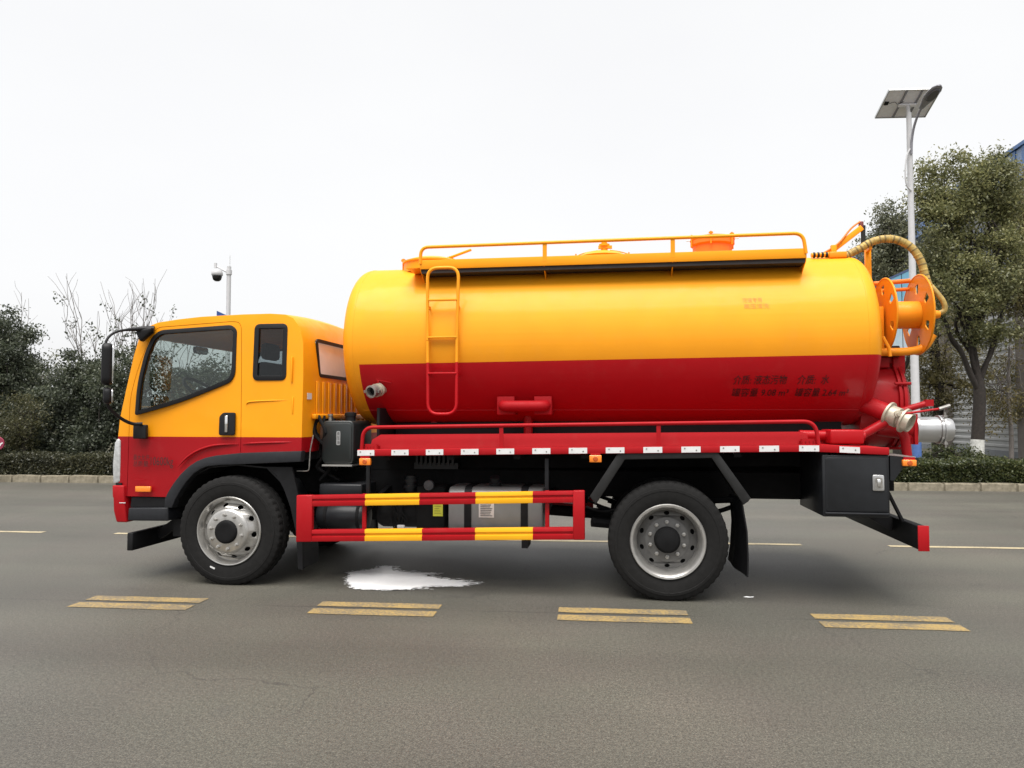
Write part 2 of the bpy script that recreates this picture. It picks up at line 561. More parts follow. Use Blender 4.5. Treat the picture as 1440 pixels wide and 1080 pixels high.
def flat(polys, thick, bev=0.0, ang=35, mapf=None, name='panel'):
    """filled 2D outline with holes, given thickness, as mesh in (x, z) with y = thickness axis centred on 0"""
    cu = bpy.data.curves.new('tmp', 'CURVE')
    cu.dimensions = '2D'
    cu.fill_mode = 'BOTH'
    cu.extrude = thick / 2
    cu.bevel_depth = bev
    cu.bevel_resolution = 1
    for poly in polys:
        sp = cu.splines.new('POLY')
        sp.points.add(len(poly) - 1)
        for i, (a, b) in enumerate(poly):
            sp.points[i].co = (a, b, 0, 1)
        sp.use_cyclic_u = True
    o = bpy.data.objects.new('tmp', cu)
    COL.objects.link(o)
    dg = bpy.context.evaluated_depsgraph_get()
    me = bpy.data.meshes.new_from_object(o.evaluated_get(dg))
    bpy.data.objects.remove(o)
    bpy.data.curves.remove(cu)
    me.materials.clear()
    for vv in me.vertices:
        x, y, z = vv.co
        vv.co = mapf(x, y, z) if mapf else (x, -z, y)
    bm = bmesh.new()
    bm.from_mesh(me)
    bmesh.ops.remove_doubles(bm, verts=bm.verts, dist=1e-5)
    bmesh.ops.recalc_face_normals(bm, faces=bm.faces)
    bm.to_mesh(me)
    bm.free()
    me.name = name
    smooth(me, ang)
    return me

def ycent(y):
    return lambda x, b, t: (x, y - t, b)

def text_mesh(body, size, mapf=None, width=None, extrude=0.0, shear=0.0):
    cu = bpy.data.curves.new('txt', 'FONT')
    cu.body = body
    cu.size = size
    cu.shear = shear
    cu.extrude = extrude
    cu.align_x = 'LEFT'
    cu.resolution_u = 3
    o = bpy.data.objects.new('txt', cu)
    COL.objects.link(o)
    dg = bpy.context.evaluated_depsgraph_get()
    me = bpy.data.meshes.new_from_object(o.evaluated_get(dg))
    bpy.data.objects.remove(o)
    bpy.data.curves.remove(cu)
    me.materials.clear()
    xs = [q.co.x for q in me.vertices]
    k = (width / (max(xs) - min(xs))) if (width and xs) else 1.0
    x0 = min(xs) if xs else 0
    for q in me.vertices:
        x, y, z = (q.co.x - x0) * k, q.co.y, q.co.z
        q.co = mapf(x, y, z)
    return me

def boolean(a, b, op):
    oa = bpy.data.objects.new('ba', a)
    ob = bpy.data.objects.new('bb', b)
    COL.objects.link(oa); COL.objects.link(ob)
    md = oa.modifiers.new('b', 'BOOLEAN')
    md.operation = op
    md.solver = 'EXACT'
    md.object = ob
    dg = bpy.context.evaluated_depsgraph_get()
    me = bpy.data.meshes.new_from_object(oa.evaluated_get(dg))
    bpy.data.objects.remove(oa); bpy.data.objects.remove(ob)
    return me

def arc(c, r, a0, a1, n_=8):
    return [(c[0] + r * math.cos(R(a0 + (a1 - a0) * i / n_)), c[1] + r * math.sin(R(a0 + (a1 - a0) * i / n_))) for i in range(n_ + 1)]

def bend_path(pts, rad, seg=6):
    """round the interior corners of a 3D polyline"""
    pts = [Vector(q) for q in pts]
    out = [pts[0]]
    for i in range(1, len(pts) - 1):
        a, b = pts[i - 1] - pts[i], pts[i + 1] - pts[i]
        r = min(rad, a.length * 0.48, b.length * 0.48)
        s_, e_ = pts[i] + a.normalized() * r, pts[i] + b.normalized() * r
        for k in range(seg + 1):
            t = k / seg
            out.append(s_ * (1 - t) ** 2 + pts[i] * 2 * t * (1 - t) + e_ * t * t)
    out.append(pts[-1])
    return out

def spline(pts, sub=6):
    """Catmull-Rom through points"""
    P = [Vector(q) for q in pts]
    P = [P[0] * 2 - P[1]] + P + [P[-1] * 2 - P[-2]]
    out = []
    for i in range(1, len(P) - 2):
        for k in range(sub):
            t = k / sub
            out.append(0.5 * ((2 * P[i]) + (-P[i - 1] + P[i + 1]) * t + (2 * P[i - 1] - 5 * P[i] + 4 * P[i + 1] - P[i + 2]) * t * t + (-P[i - 1] + 3 * P[i] - 3 * P[i + 1] + P[i + 2]) * t ** 3))
    out.append(P[-2])
    return out

# ================================================================== THE SETTING
RA = R(5.6)                                 # road direction against the camera
rc, rs = math.cos(RA), math.sin(RA)
def RW(s, t, z=0.0):                        # road frame -> world (s along, t across, away from camera)
    return (s * rc + t * rs, -s * rs + t * rc, z)
road_rot = (0, 0, -RA)
KERB_T = 16.50

g = MB().add([(-700, -300, 0), (700, -300, 0), (700, 1500, 0), (-700, 1500, 0)], [(0, 1, 2, 3)])
tag(g.build('ground', M['soil'], loc=(0, 0, -0.03)), kind='structure')
g = MB().add([(-160, -14, 0), (160, -14, 0), (160, KERB_T + 0.1, 0), (-160, KERB_T + 0.1, 0)], [(0, 1, 2, 3)])
tag(g.build('road', M['asphalt'], rot=road_rot), kind='structure')
g = MB().box(-160, 160, KERB_T + 0.17, 95, -0.3, 0.13)
tag(g.build('verge', M['soil'], rot=road_rot), kind='structure')

# kerb of single stones
kerb = empty('kerb', (0, 0, 0), -RA)
tag(kerb, kind='structure')
ks_meshes = []
for i in range(5):
    rr_ = random.Random(i)
    b = MB().box(0.004, 0.726, 0, 0.17, -0.1, 0.165)
    me = b.mesh('kerb_stone')
    bm = bmesh.new(); bm.from_mesh(me)
    bmesh.ops.bevel(bm, geom=[e for e in bm.edges], offset=0.018, segments=2, affect='EDGES')
    bmesh.ops.subdivide_edges(bm, edges=[e for e in bm.edges if e.calc_length() > 0.3], cuts=3)
    for q in bm.verts:
        q.co += Vector((0, rr_.uniform(-0.006, 0.006), rr_.uniform(-0.006, 0.004)))
    bm.to_mesh(me); bm.free(); smooth(me, 45)
    me.materials.append(M['kerb'])
    ks_meshes.append(me)
for i in range(46):
    s = -18.0 + i * 0.73
    o = obj('kerb_stone', random.choice(ks_meshes), None, kerb, (s, KERB_T + random.uniform(-0.01, 0.01), random.uniform(-0.008, 0.008)))
# rest of the kerb beyond the frame
for s0, s1 in ((-150, -18.0), (15.58, 150)):
    MB().box(s0, s1, KERB_T, KERB_T + 0.17, -0.1, 0.165).build('kerb_run', M['kerb'], kerb)

# painted lines (road frame)
def w2r(x, y):
    return (x * rc - y * rs, x * rs + y * rc)
def dash(name, s0, s1, t0, t1, mat, label, group, cat='road marking', z=0.004):
    n_ = max(2, int((s1 - s0) / 0.12))
    rr_ = random.Random(int(s0 * 100 + t0 * 1000))
    top = [(s0 + (s1 - s0) * i / n_, t1 + rr_.uniform(-0.006, 0.006)) for i in range(n_ + 1)]
    bot = [(s0 + (s1 - s0) * i / n_, t0 + rr_.uniform(-0.006, 0.006)) for i in range(n_ + 1)]
    vs = [(a, b, 0) for a, b in bot] + [(a, b, 0) for a, b in top]
    fs = [(i, i + 1, n_ + 2 + i, n_ + 1 + i) for i in range(n_)]
    o = MB().add(vs, fs).build(name, mat, loc=(0, 0, z), rot=road_rot)
    tag(o, label, cat, group)
    return o
PLACE = ['far left, in front of the truck cab', 'between the front wheel and the white patch', 'in front of the rear wheel', 'at the far right of the road']
for i, wx in enumerate((-3.64, -1.60, 0.395, 2.385)):
    sA, _ = w2r(wx, 6.3 - 0.1 * wx)
    for far, t0, t1 in ((1, 6.035, 6.185), (0, 5.80, 5.960)):
        dash('yellow_dash', sA, sA + 1.03, t0, t1, M['line_yellow'],
             ('upper' if far else 'lower') + ' stripe of the yellow double dash ' + PLACE[i], 'yellow double dashes in front of the truck')
for i in (-5, -4, -3, 2, 3, 4):                     # further dashes outside the frame, same rhythm
    pass
WT = 9.40
for i, s0 in enumerate((-11.27, -6.29, -1.31, 3.67)):
    names = ['pale dash on the far lane line at the left edge', 'pale dash on the far lane line beside the front bumper', 'pale dash on the far lane line behind the truck', 'pale dash on the far lane line right of the truck']
    dash('white_dash', s0, s0 + 3.95, WT, WT + 0.11, M['line_white'], names[i], 'pale dashes of the far lane line')

# added white patch for an erased area, with ragged streaks
def blotch(cx, cy, outline, name, label, z=0.005):
    rr_ = random.Random(3)
    pts = []
    n_ = len(outline)
    for i in range(n_):
        a, b = Vector(outline[i]), Vector(outline[(i + 1) % n_])
        st = max(2, int((b - a).length / 0.016))
        for k in range(st):
            q = a.lerp(b, k / st)
            j = rr_.uniform(-1, 1)
            sp_k = 0.16 if (q.x > -0.95) else 0.06
            pts.append((q.x + j * sp_k * rr_.random() ** 2, q.y + rr_.uniform(-0.014, 0.014)))
    me = flat([pts], 0.004, mapf=lambda x, y, t: (x, y, t), name=name)
    o = tag(obj(name, me, M['blotch'], loc=(0, 0, z)), label, 'powder spill')
    fl = MB()
    for k in range(520):
        i = rr_.randrange(len(pts))
        x, y = pts[i]
        right = x > -1.3
        x += rr_.gauss(0, 0.02) + (abs(rr_.gauss(0, 0.035)) if right else 0)
        y += rr_.gauss(0, 0.016)
        L, w_ = rr_.uniform(0.008, 0.05 if right else 0.02), rr_.uniform(0.003, 0.010)
        fl.add([(x - L, y, 0.0), (x, y - w_, 0.0), (x + L, y + rr_.uniform(-.004, .004), 0.0), (x, y + w_, 0.0)], [(0, 1, 2, 3)])
    f_o = fl.build('flecks', M['blotch'], o, loc=(0, 0, 0.003))
    f_o['kind'] = 'stuff'
    return o
blotch(0, 0, [(-1.64, 7.52), (-1.46, 7.66), (-1.36, 7.84), (-1.26, 7.82), (-1.22, 7.62), (-1.02, 7.52), (-0.86, 7.50), (-0.82, 7.33), (-0.62, 7.20), (-0.44, 7.10), (-0.38, 7.02), (-0.50, 6.93), (-0.80, 6.92), (-0.95, 6.80), (-1.15, 6.77), (-1.40, 6.83), (-1.50, 6.92), (-1.58, 7.15)],
      'white_patch', 'ragged white erased patch on the asphalt under the side guard')
me = flat([[(2.02, 6.52), (2.05, 6.54), (2.08, 6.52), (2.11, 6.53), (2.10, 6.51), (2.05, 6.505)]], 0.004, mapf=lambda x, y, t: (x, y, t))
tag(obj('white_speck', me, M['blotch'], loc=(0, 0, 0.005)), 'small white speck on the asphalt behind the rear wheel', 'white speck')

# ================================================================== THE TRUCK
TA = 0.14534
truck = empty('tank_truck', (-2.6336, 6.9566, 0), -TA)
tag(truck, 'yellow and red vacuum tank truck standing side-on across the road', 'truck')
CV = 1.2                                    # centre plane (y) of the truck

# ---- wheels
def tyre_mesh():
    b = MB()
    W, Ro = 0.262, 0.511
    prof = [(0.300, 0.035), (0.318, 0.022), (0.345, 0.010), (0.385, 0.003), (0.430, 0.004), (0.433, 0.001), (0.455, 0.003), (0.458, 0.008), (0.484, 0.013), (0.502, 0.024), (Ro, 0.044),
            (Ro, 0.078), (Ro - 0.014, 0.080), (Ro - 0.014, 0.092), (Ro + 0.001, 0.094), (Ro + 0.001, 0.124), (Ro - 0.014, 0.126), (Ro - 0.014, 0.136), (Ro + 0.001, 0.138)]
    half = prof
    full = half + [(r, W - t) for r, t in reversed(half)]
    lug = {8, 9, 10, 11, len(full) - 9, len(full) - 10, len(full) - 11, len(full) - 12}
    b.lathe(full, (0, 0, 0), (0, 1, 0), 144, rfun=lambda i, k, r: r - (0.008 if i in lug and k % 3 == 0 else 0.0) + (0.0015 * math.sin(k * 1.7) if i == 5 else 0), close=False)
    b.f = b.f[:-2]
    me = b.mesh('tyre', 30)
    for q in me.vertices:
        x, y, z = q.co
        if z < -0.36:
            k = min(1.0, (-0.36 - z) / 0.10)
            y += (0.014 if y > W / 2 else -0.014) * k * (1 - abs(math.hypot(x, z) - 0.42) / 0.12 if abs(math.hypot(x, z) - 0.42) < 0.12 else 0) * max(0, 1 - abs(x) / 0.25)
            z = max(z, -0.5025)
        q.co = (x, y, z)
    return me

def disc_holes(r0, r1, rh, nh, ov=(0.019, 0.026), seg=12, off=0):
    polys = [[(r1 * math.cos(2 * math.pi * k / 72), r1 * math.sin(2 * math.pi * k / 72)) for k in range(72)]]
    for h in range(nh):
        a = 2 * math.pi * (h + off) / nh
        hp = []
        for k in range(seg):
            b_ = 2 * math.pi * k / seg
            dr, dt = ov[0] * math.cos(b_), ov[1] * math.sin(b_)
            hp.append((rh * math.cos(a) + dr * math.cos(a) - dt * math.sin(a), rh * math.sin(a) + dr * math.sin(a) + dt * math.cos(a)))
        polys.append(hp)
    polys.append([(r0 * math.cos(2 * math.pi * k / 72), r0 * math.sin(2 * math.pi * k / 72)) for k in range(72)])
    return polys

tyre_me = tyre_mesh()
# front rim: barrel and flange + convex disc with hand holes
b = MB()
b.lathe([(0.318, 0.022), (0.322, 0.012), (0.316, 0.004), (0.307, 0.006), (0.300, 0.020), (0.288, 0.036), (0.281, 0.060), (0.278, 0.200), (0.300, 0.230)], (0, 0, 0), (0, 1, 0), 72)
b.f = b.f[:-2]
rim_f_me = b.mesh('rim', 40)
def fdepth(r):
    pts = [(0.08, -0.030), (0.185, -0.030), (0.202, -0.022), (0.218, 0.0), (0.252, 0.052), (0.283, 0.075)]
    for (a, da), (b_, db) in zip(pts, pts[1:]):
        if r <= b_: return da + (db - da) * max(0, (r - a)) / (b_ - a)
    return pts[-1][1]
def dish(polys, dep, th=0.008):
    def mp(x, y, t):
        return (x, dep(math.hypot(x, y)) + t, y)
    return flat(polys, th, mapf=mp, ang=30, name='wheel_disc')
# to get a smooth bowl the disc is cut in rings
def disc_obj(dep, rings, holes):
    b = MB()
    for r0, r1 in rings:
        b.lathe([(r0, dep(r0)), (r1, dep(r1))], (0, 0, 0), (0, 1, 0), 72)
        b.f = b.f[:-2]
    me = b.mesh('wheel_disc', 40)
    h = flat(disc_holes(*holes), 0.006, mapf=lambda x, y, t: (x, dep(math.hypot(x, y)) + t, y), ang=40, name='wheel_disc')
    bm = bmesh.new(); bm.from_mesh(me); bm.from_mesh(h)
    bm.to_mesh(me); bm.free(); bpy.data.meshes.remove(h)
    smooth(me, 40)
    return me
disc_f_me = disc_obj(fdepth, [(0.080, 0.185), (0.185, 0.202), (0.202, 0.212)], (0.212, 0.283, 0.243, 10, (0.016, 0.026)))
def rdepth(r):
    pts = [(0.10, 0.138), (0.185, 0.138), (0.205, 0.150), (0.262, 0.172)]
    for (a, da), (b_, db) in zip(pts, pts[1:]):
        if r <= b_: return da + (db - da) * max(0, (r - a)) / (b_ - a)
    return pts[-1][1]
b = MB()
b.lathe([(0.318, 0.022), (0.323, 0.010), (0.316, 0.001), (0.300, 0.003), (0.290, 0.014), (0.280, 0.030), (0.268, 0.060), (0.262, 0.100), (0.262, 0.200), (0.300, 0.230)], (0, 0, 0), (0, 1, 0), 72)
b.f = b.f[:-2]
rim_r_me = b.mesh('rim', 40)
disc_r_me = disc_obj(rdepth, [(0.08, 0.10), (0.10, 0.185), (0.185, 0.195)], (0.195, 0.263, 0.228, 10, (0.017, 0.024), 12, 0.5))
hub_f_me = MB().lathe([(0.0, -0.056), (0.06, -0.058), (0.085, -0.060), (0.100, -0.056), (0.108, -0.046), (0.111, -0.020)], (0, 0, 0), (0, 1, 0), 32).mesh('hub_cap')
hub_r_me = MB().lathe([(0.0, 0.050), (0.080, 0.050), (0.092, 0.056), (0.094, 0.075), (0.106, 0.080), (0.112, 0.090), (0.114, 0.140)], (0, 0, 0), (0, 1, 0), 32).mesh('hub_cap')
nut_me = MB().lathe([(0.0, -0.034), (0.009, -0.034), (0.012, -0.028), (0.0125, -0.012), (0.017, -0.011), (0.019, 0.004)], (0, 0, 0), (0, 1, 0), 6).mesh('lug_nut', 20)
drum_me = MB().lathe([(0.0, 0.10), (0.25, 0.10), (0.258, 0.12), (0.258, 0.20)], (0, 0, 0), (0, 1, 0), 32).mesh('brake_drum')

def wheel(x, y, z, front, flip=False, spin=0.0):
    ry = R(spin)
    o = obj('wheel', rim_f_me if front else rim_r_me, M['silver'], truck, (x, y, z), (0, 0, math.pi if flip else 0))
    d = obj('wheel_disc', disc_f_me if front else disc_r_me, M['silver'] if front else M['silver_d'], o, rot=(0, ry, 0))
    t = obj('tyre', tyre_me, M['rubber'], o)
    obj('hub_cap', hub_f_me if front else hub_r_me, M['dark'], o)
    dr = obj('brake_drum', drum_me, M['dark'], o, (0, 0.005 if front else 0.09, 0))
    rn = 0.158 if front else 0.152
    for k in range(10):
        a = 2 * math.pi * (k + 0.5) / 10 + ry
        obj('lug_nut', nut_me, M['silver'] if front else M['steel'], o, (rn * math.cos(a), (-0.030 if front else 0.137), rn * math.sin(a)))
    return o
M['silver_d'] = simple('rear_disc_paint', (0.13, 0.128, 0.125), 0.5, 0.4, var=0.15, scale=14)  # darker grey for the rear wheel discs
AZ = 0.5027
wf = wheel(-0.025, 0.012, AZ, True, spin=7)
me = MB().box(-0.026, 0.026, -0.003, 0.003, -0.011, 0.011).mesh('paint_mark')
obj('paint_mark', me, M['white'], wf, (-0.155, 0.0065, -0.345), (0, R(22), 0))
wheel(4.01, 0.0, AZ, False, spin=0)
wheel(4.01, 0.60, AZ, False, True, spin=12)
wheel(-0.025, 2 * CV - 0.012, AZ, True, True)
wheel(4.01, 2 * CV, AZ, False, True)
wheel(4.01, 2 * CV - 0.60, AZ, False, False)

# ---- chassis
for y in (0.80, 1.60):
    b = MB()
    b.box(-1.05, 5.95, y - 0.035, y + 0.035, 0.80, 1.05)
    b.build('frame_rail', M['dark'], truck, bev=0.008)
for x in (-0.9, 0.55, 1.7, 2.9, 3.6, 4.5, 5.4, 5.9):
    MB().box(x - 0.04, x + 0.04, 0.836, 1.564, 0.84, 1.0).build('cross_member', M['dark'], truck)
for x, n_ in ((0.0, 'front_axle'), (4.01, 'rear_axle')):
    b = MB().tube([(x, 0.22, AZ), (x, 2.18, AZ)], 0.07 if x < 1 else 0.10, 14)
    if x > 1:
        b.lathe([(0.0, -0.2), (0.16, -0.16), (0.20, 0), (0.16, 0.16), (0.0, 0.2)], (x, CV, AZ), (1, 0, 0), 20)
    b.build(n_, M['dark'], truck)
for x in (0.0, 4.01):
    for y in (0.78, 1.62):
        b = MB()
        for k in range(6):
            L = 0.72 - 0.09 * k
            n_ = 10
            for i in range(n_):
                a, c_ = -L + 2 * L * i / n_, -L + 2 * L * (i + 1) / n_
                f = lambda q: 0.60 + 0.16 * (q / 0.72) ** 2 - 0.018 * k
                b.bar((x + a, y, f(a)), (x + c_, y, f(c_)), 0.08, 0.014)
        b.build('leaf_spring', M['dark'], truck)
# drive shaft, engine block, gearbox, exhaust silencer (dark shapes under the cab and deck)
b = MB().tube([(0.9, CV, 0.72), (3.9, CV, 0.55)], 0.055, 12)
b.build('drive_shaft', M['dark'], truck)
b = MB().box(-0.75, 0.55, 0.86, 1.54, 0.55, 1.25).box(0.55, 1.2, 0.95, 1.45, 0.5, 0.95)
b.build('engine', M['dark'], truck, bev=0.03)
b = MB().lathe([(0.0, 0.0), (0.12, 0.02), (0.14, 0.06), (0.14, 0.46), (0.12, 0.50), (0, 0.52)], (0.70, 0.40, 0.615), (1, 0, 0), 24)
b.build('air_reservoir', M['box'], truck)
for q in (0.80, 1.12):
    MB().lathe([(0.143, q), (0.147, q + 0.004), (0.147, q + 0.028), (0.143, q + 0.032)], (0, 0.40, 0.615), (1, 0, 0), 24).build('strap', M['dark'], truck)
b = MB().lathe([(0.0, 0.0), (0.11, 0.02), (0.13, 0.06), (0.13, 0.60), (0.11, 0.64), (0, 0.66)], (1.28, 0.48, 0.64), (1, 0, 0), 24)
b.build('air_reservoir', M['dark'], truck)
# hoses and lines in the gap behind the cab
b = MB()
rr_ = random.Random(5)
for k in range(9):
    x, y = 0.66 + 0.05 * rr_.random(), 0.35 + 0.5 * rr_.random()
    pts = [(x, y, 1.58), (x + rr_.uniform(-.03, .1), y - 0.06, 1.42), (x + rr_.uniform(0, .12), y + rr_.uniform(-.1, .1), 1.25), (x + rr_.uniform(-.05, .15), y, 1.08), (x + rr_.uniform(0, .2), y + .05, 0.95)]
    b.tube(spline(pts, 4), 0.010 + 0.008 * rr_.random(), 7)
b.build('hose_bundle', M['dark'], truck)
MB().box(0.70, 0.78, 0.40, 0.46, 1.34, 1.48).build('relay_box', simple('brown_relay', (0.10, 0.05, 0.03), 0.6), truck, bev=0.01)
b = MB().tube(bend_path([(0.58, 0.16, 1.06), (0.70, 0.16, 1.06), (0.71, 0.16, 1.26), (0.74, 0.16, 1.40)], 0.03), 0.006, 6)
b.build('brake_line', M['steel'], truck)
# valve cluster / dark gear between the guard and the deck
b = MB().box(0.75, 1.18, 0.28, 0.70, 0.80, 0.93)
b.build('battery_box', M['box'], truck, bev=0.015)
b = MB()
for k in range(5):
    b.lathe([(0.07 if k % 2 else 0.055, 0), (0.07 if k % 2 else 0.055, 0.03)], (1.62, 0.42, 0.86 + 0.03 * k), (0, 0, 1), 16)
b.build('air_dryer', M['box'], truck)
b = MB().lathe([(0, 0), (0.045, 0.0), (0.05, 0.008), (0.05, 0.03)], (1.83, 0.28, 0.93), (0, 1, 0), 24)
gd = b.build('gauge', M['steel_d'], truck)
MB().box(1.70, 1.98, 0.32, 0.62, 0.50, 0.92).build('valve_cabinet', M['dark'], truck, bev=0.02)
b = MB().box(1.865, 1.96, 0.312, 0.317, 0.64, 0.76)
lb = b.build('warning_label', M['ylabel'], truck, bev=0.001)
b = MB()
for k in range(4):
    b.box(1.88, 1.945 - 0.01 * (k % 3), 0.3085, 0.3112, 0.665 + 0.022 * k, 0.672 + 0.022 * k)
b.build('print', simple('olive_print', (0.35, 0.36, 0.04), 0.6), lb)
b = MB()
for k in range(10):
    x = 1.47 + 0.01 * k
    b.tube(spline([(x, 0.33 + 0.02 * (k % 3), 0.78), (x + rr_.uniform(-.06, .06), 0.30, 0.70), (x + rr_.uniform(-.08, .08), 0.32, 0.60), (x, 0.36, 0.50)], 4), 0.007, 6)
b.build('cable_loom', M['dark'], truck)
MB().box(1.53, 1.60, 0.27, 0.30, 0.525, 0.555).build('connector', M['white'], truck, bev=0.004)
# ribbed vacuum pump part below the deck
b = MB()
for k in range(9):
    b.box(1.62 + 0.045 * k, 1.642 + 0.045 * k, 0.58, 0.75, 1.10, 1.20)
b.box(1.60, 2.04, 0.60, 0.72, 1.06, 1.12)
b.build('vacuum_pump', M['box'], truck)
# posts below the deck edge
for x in (1.30, 2.96):
    b = MB().box(x - 0.018, x + 0.018, 0.10, 0.14, 0.80, 1.20)
    b.build('deck_post', M['box'], truck, bev=0.004)

# ---- aluminium fuel tank
ft = rounded([(0.15, 0.50), (0.66, 0.50), (0.66, 0.93), (0.15, 0.93)], 0.10, 6)
b = MB().prism(ft, 2.05, 2.92, 'x')
fuel = b.build('fuel_tank', M['alu'], truck, bev=0.012, ang=30)
for x in (2.20, 2.72):
    b = MB()
    o_, i_ = rounded([(0.142, 0.492), (0.67, 0.492), (0.67, 0.938), (0.142, 0.938)], 0.105, 6), 0
    b.prism(o_, x, x + 0.065, 'x')
    b.build('tank_strap', M['black'], fuel)
    MB().box(x + 0.005, x + 0.06, 0.16, 0.40, 0.39 if x > 2.5 else 0.45, 0.49).build('tank_bracket', M['black'], fuel)
b = MB().lathe([(0, -0.05), (0.052, -0.05), (0.058, -0.04), (0.058, 0.0), (0.045, 0.005), (0.045, 0.05)], (2.46, 0.30, 0.97), (0, -0.35, 1), 24)
b.build('filler_cap', M['box'], fuel)
lb = MB().box(2.335, 2.475, 0.1455, 0.148, 0.66, 0.83).build('instruction_label', M['label'], fuel)
b = MB()
for k in range(9):
    w_ = 0.11 - 0.02 * ((k * 7) % 4) / 3
    b.box(2.35, 2.35 + w_, 0.1425, 0.145, 0.675 + 0.016 * k, 0.680 + 0.016 * k)
b.box(2.36, 2.45, 0.1425, 0.145, 0.812, 0.822)
b.build('print', M['ink2'], lb)

# ---- side guard rail
def gz(x, z):                                # the guard climbs a little to the rear
    return z + 0.0315 * (x - 0.66)
guard = empty('side_guard', (0, 0, 0))
guard.parent = truck
def channel(x0, x1, z0, z1, y=-0.02):
    """pressed rail with two shallow grooves"""
    h = z1 - z0
    prof = [(y + 0.05, z0), (y, z0), (y - 0.004, z0 + 0.012), (y - 0.004, z0 + h * .40), (y + 0.010, z0 + h * .46), (y + 0.010, z0 + h * .62), (y - 0.004, z0 + h * .68), (y - 0.004, z1 - 0.012), (y, z1), (y + 0.05, z1)]
    b = MB()
    vs, n_ = [], len(prof)
    for x in (x0, x1):
        for py, pz in prof:
            vs.append((x, py, gz(x, pz)))
    fs = [(i, i + 1, n_ + i + 1, n_ + i) for i in range(n_ - 1)] + [(n_ - 1, 0, n_, 2 * n_ - 1), tuple(range(n_ - 1, -1, -1)), tuple(range(n_, 2 * n_))]
    return b.add(vs, fs)
segs = [(0.815, 1.318, 'red'), (1.318, 1.824, 'guard_yellow'), (1.824, 2.338, 'red'), (2.338, 2.848, 'guard_yellow'), (2.848, 3.20, 'red')]
segs2 = [(0.815, 1.318, 'red'), (1.318, 1.850, 'guard_yellow'), (1.850, 2.334, 'red'), (2.334, 2.848, 'guard_yellow'), (2.848, 3.20, 'red')]
def make_guard(parent):
    for ss, z0, z1 in ((segs, 0.748, 0.848), (segs2, 0.428, 0.533)):
        for x0, x1, mm in ss:
            channel(x0, x1, z0, z1).build('guard_rail', M[mm], parent, ang=25)
    for x0, x1 in ((0.662, 0.815), (3.20, 3.302)):
        b = MB().box(x0, x1, -0.026, 0.030, 0.425, 0.851, fn=lambda x, y, z: (x, y, gz(x, z)))
        b.build('end_plate', M['red'], parent, bev=0.008)
    for x in (1.29, 2.97):
        b = MB().box(x - 0.018, x + 0.018, 0.032, 0.06, 0.425, 0.85, fn=lambda x, y, z: (x, y, gz(x, z)))
        b.build('guard_post', M['red'], parent, bev=0.003)
        MB().bar((x, 0.06, gz(x, 0.70)), (x, 0.80, 0.86), 0.05, 0.05).build('guard_arm', M['black'], parent)
make_guard(guard)
guard2 = empty('side_guard', (3.95, 2 * CV, 0), math.pi)
guard2.parent = truck
make_guard(guard2)

# ---- rear wheel mudguards
def mudguard(side):
    y0, y1 = (0.0, 0.62) if side == 0 else (2 * CV - 0.62, 2 * CV)
    yf = y0 if side == 0 else y1
    path = [(3.375, 0.845), (3.625, 1.235), (4.405, 1.255), (4.672, 0.855)]
    b = MB()
    for (xa, za), (xb, zb) in zip(path, path[1:]):
        d = Vector((xb - xa, zb - za)).normalized()
        nn = Vector((-d.y, d.x)) * 0.012
        b.add([(xa - nn.x, y, za - nn.y) if k == 0 else (xa + nn.x, y, za + nn.y) for y in (y0, y1) for k in (0, 1)] +
              [(xb - nn.x, y, zb - nn.y) if k == 0 else (xb + nn.x, y, zb + nn.y) for y in (y0, y1) for k in (0, 1)],
              [(0, 1, 3, 2), (4, 6, 7, 5), (0, 4, 5, 1), (2, 3, 7, 6), (0, 2, 6, 4), (1, 5, 7, 3)])
    mg = b.build('mudguard', M['fender'], truck)
    # outer lip
    lip = MB()
    o_ = [(3.335, 0.875), (3.60, 1.262), (4.43, 1.284), (4.712, 0.880), (4.655, 0.815), (4.385, 1.215), (3.655, 1.195), (3.40, 0.800)]
    o_ = [(3.345, 0.880), (3.595, 1.265), (4.425, 1.284), (4.700, 0.885), (4.640, 0.828), (4.382, 1.222), (3.650, 1.203), (3.398, 0.812)]
    k = -1 if side == 0 else 1
    lip.prism(o_, yf + 0.004 * k, yf - 0.03 * k)
    lip.build('mudguard_lip', M['fender'], mg, bev=0.006)
    return mg
mudguard(0)
mudguard(1)
# mud flap
def flap(y0, y1):
    b = MB()
    vs = []
    rows = [(0.86, 4.60), (0.62, 4.615), (0.40, 4.60), (0.26, 4.58)]
    n_ = 8
    for z, x in rows:
        for i in range(n_ + 1):
            t = i / n_
            vs.append((x + 0.10 * (1 - t) ** 1.5 * (0.25 + (0.86 - z)) + 0.008 * math.sin(9 * t), y0 + (y1 - y0) * t, z - 0.07 * (1 - t) * (0.86 - z)))
    w = n_ + 1
    fs = [(r * w + i, r * w + i + 1, (r + 1) * w + i + 1, (r + 1) * w + i) for r in range(len(rows) - 1) for i in range(n_)]
    b.add(vs, fs)
    k = len(vs)
    b.add([(x + 0.012, y, z) for x, y, z in vs], fs)
    ring = [i for i in range(w)] + [r * w + n_ for r in range(1, len(rows))] + [(len(rows) - 1) * w + i for i in range(n_ - 1, -1, -1)] + [r * w for r in range(len(rows) - 2, 0, -1)]
    b.f += [(ring[i], ring[(i + 1) % len(ring)], ring[(i + 1) % len(ring)] + k, ring[i] + k) for i in range(len(ring))]
    return b.build('mud_flap', M['plastic'], truck)
flap(0.04, 0.58)
flap(2 * CV - 0.04, 2 * CV - 0.58)
b = MB().tube([(4.35, 0.55, 0.80), (4.72, 0.35, 0.84)], 0.03, 8)
b.build('flap_bracket', M['dark'], truck)
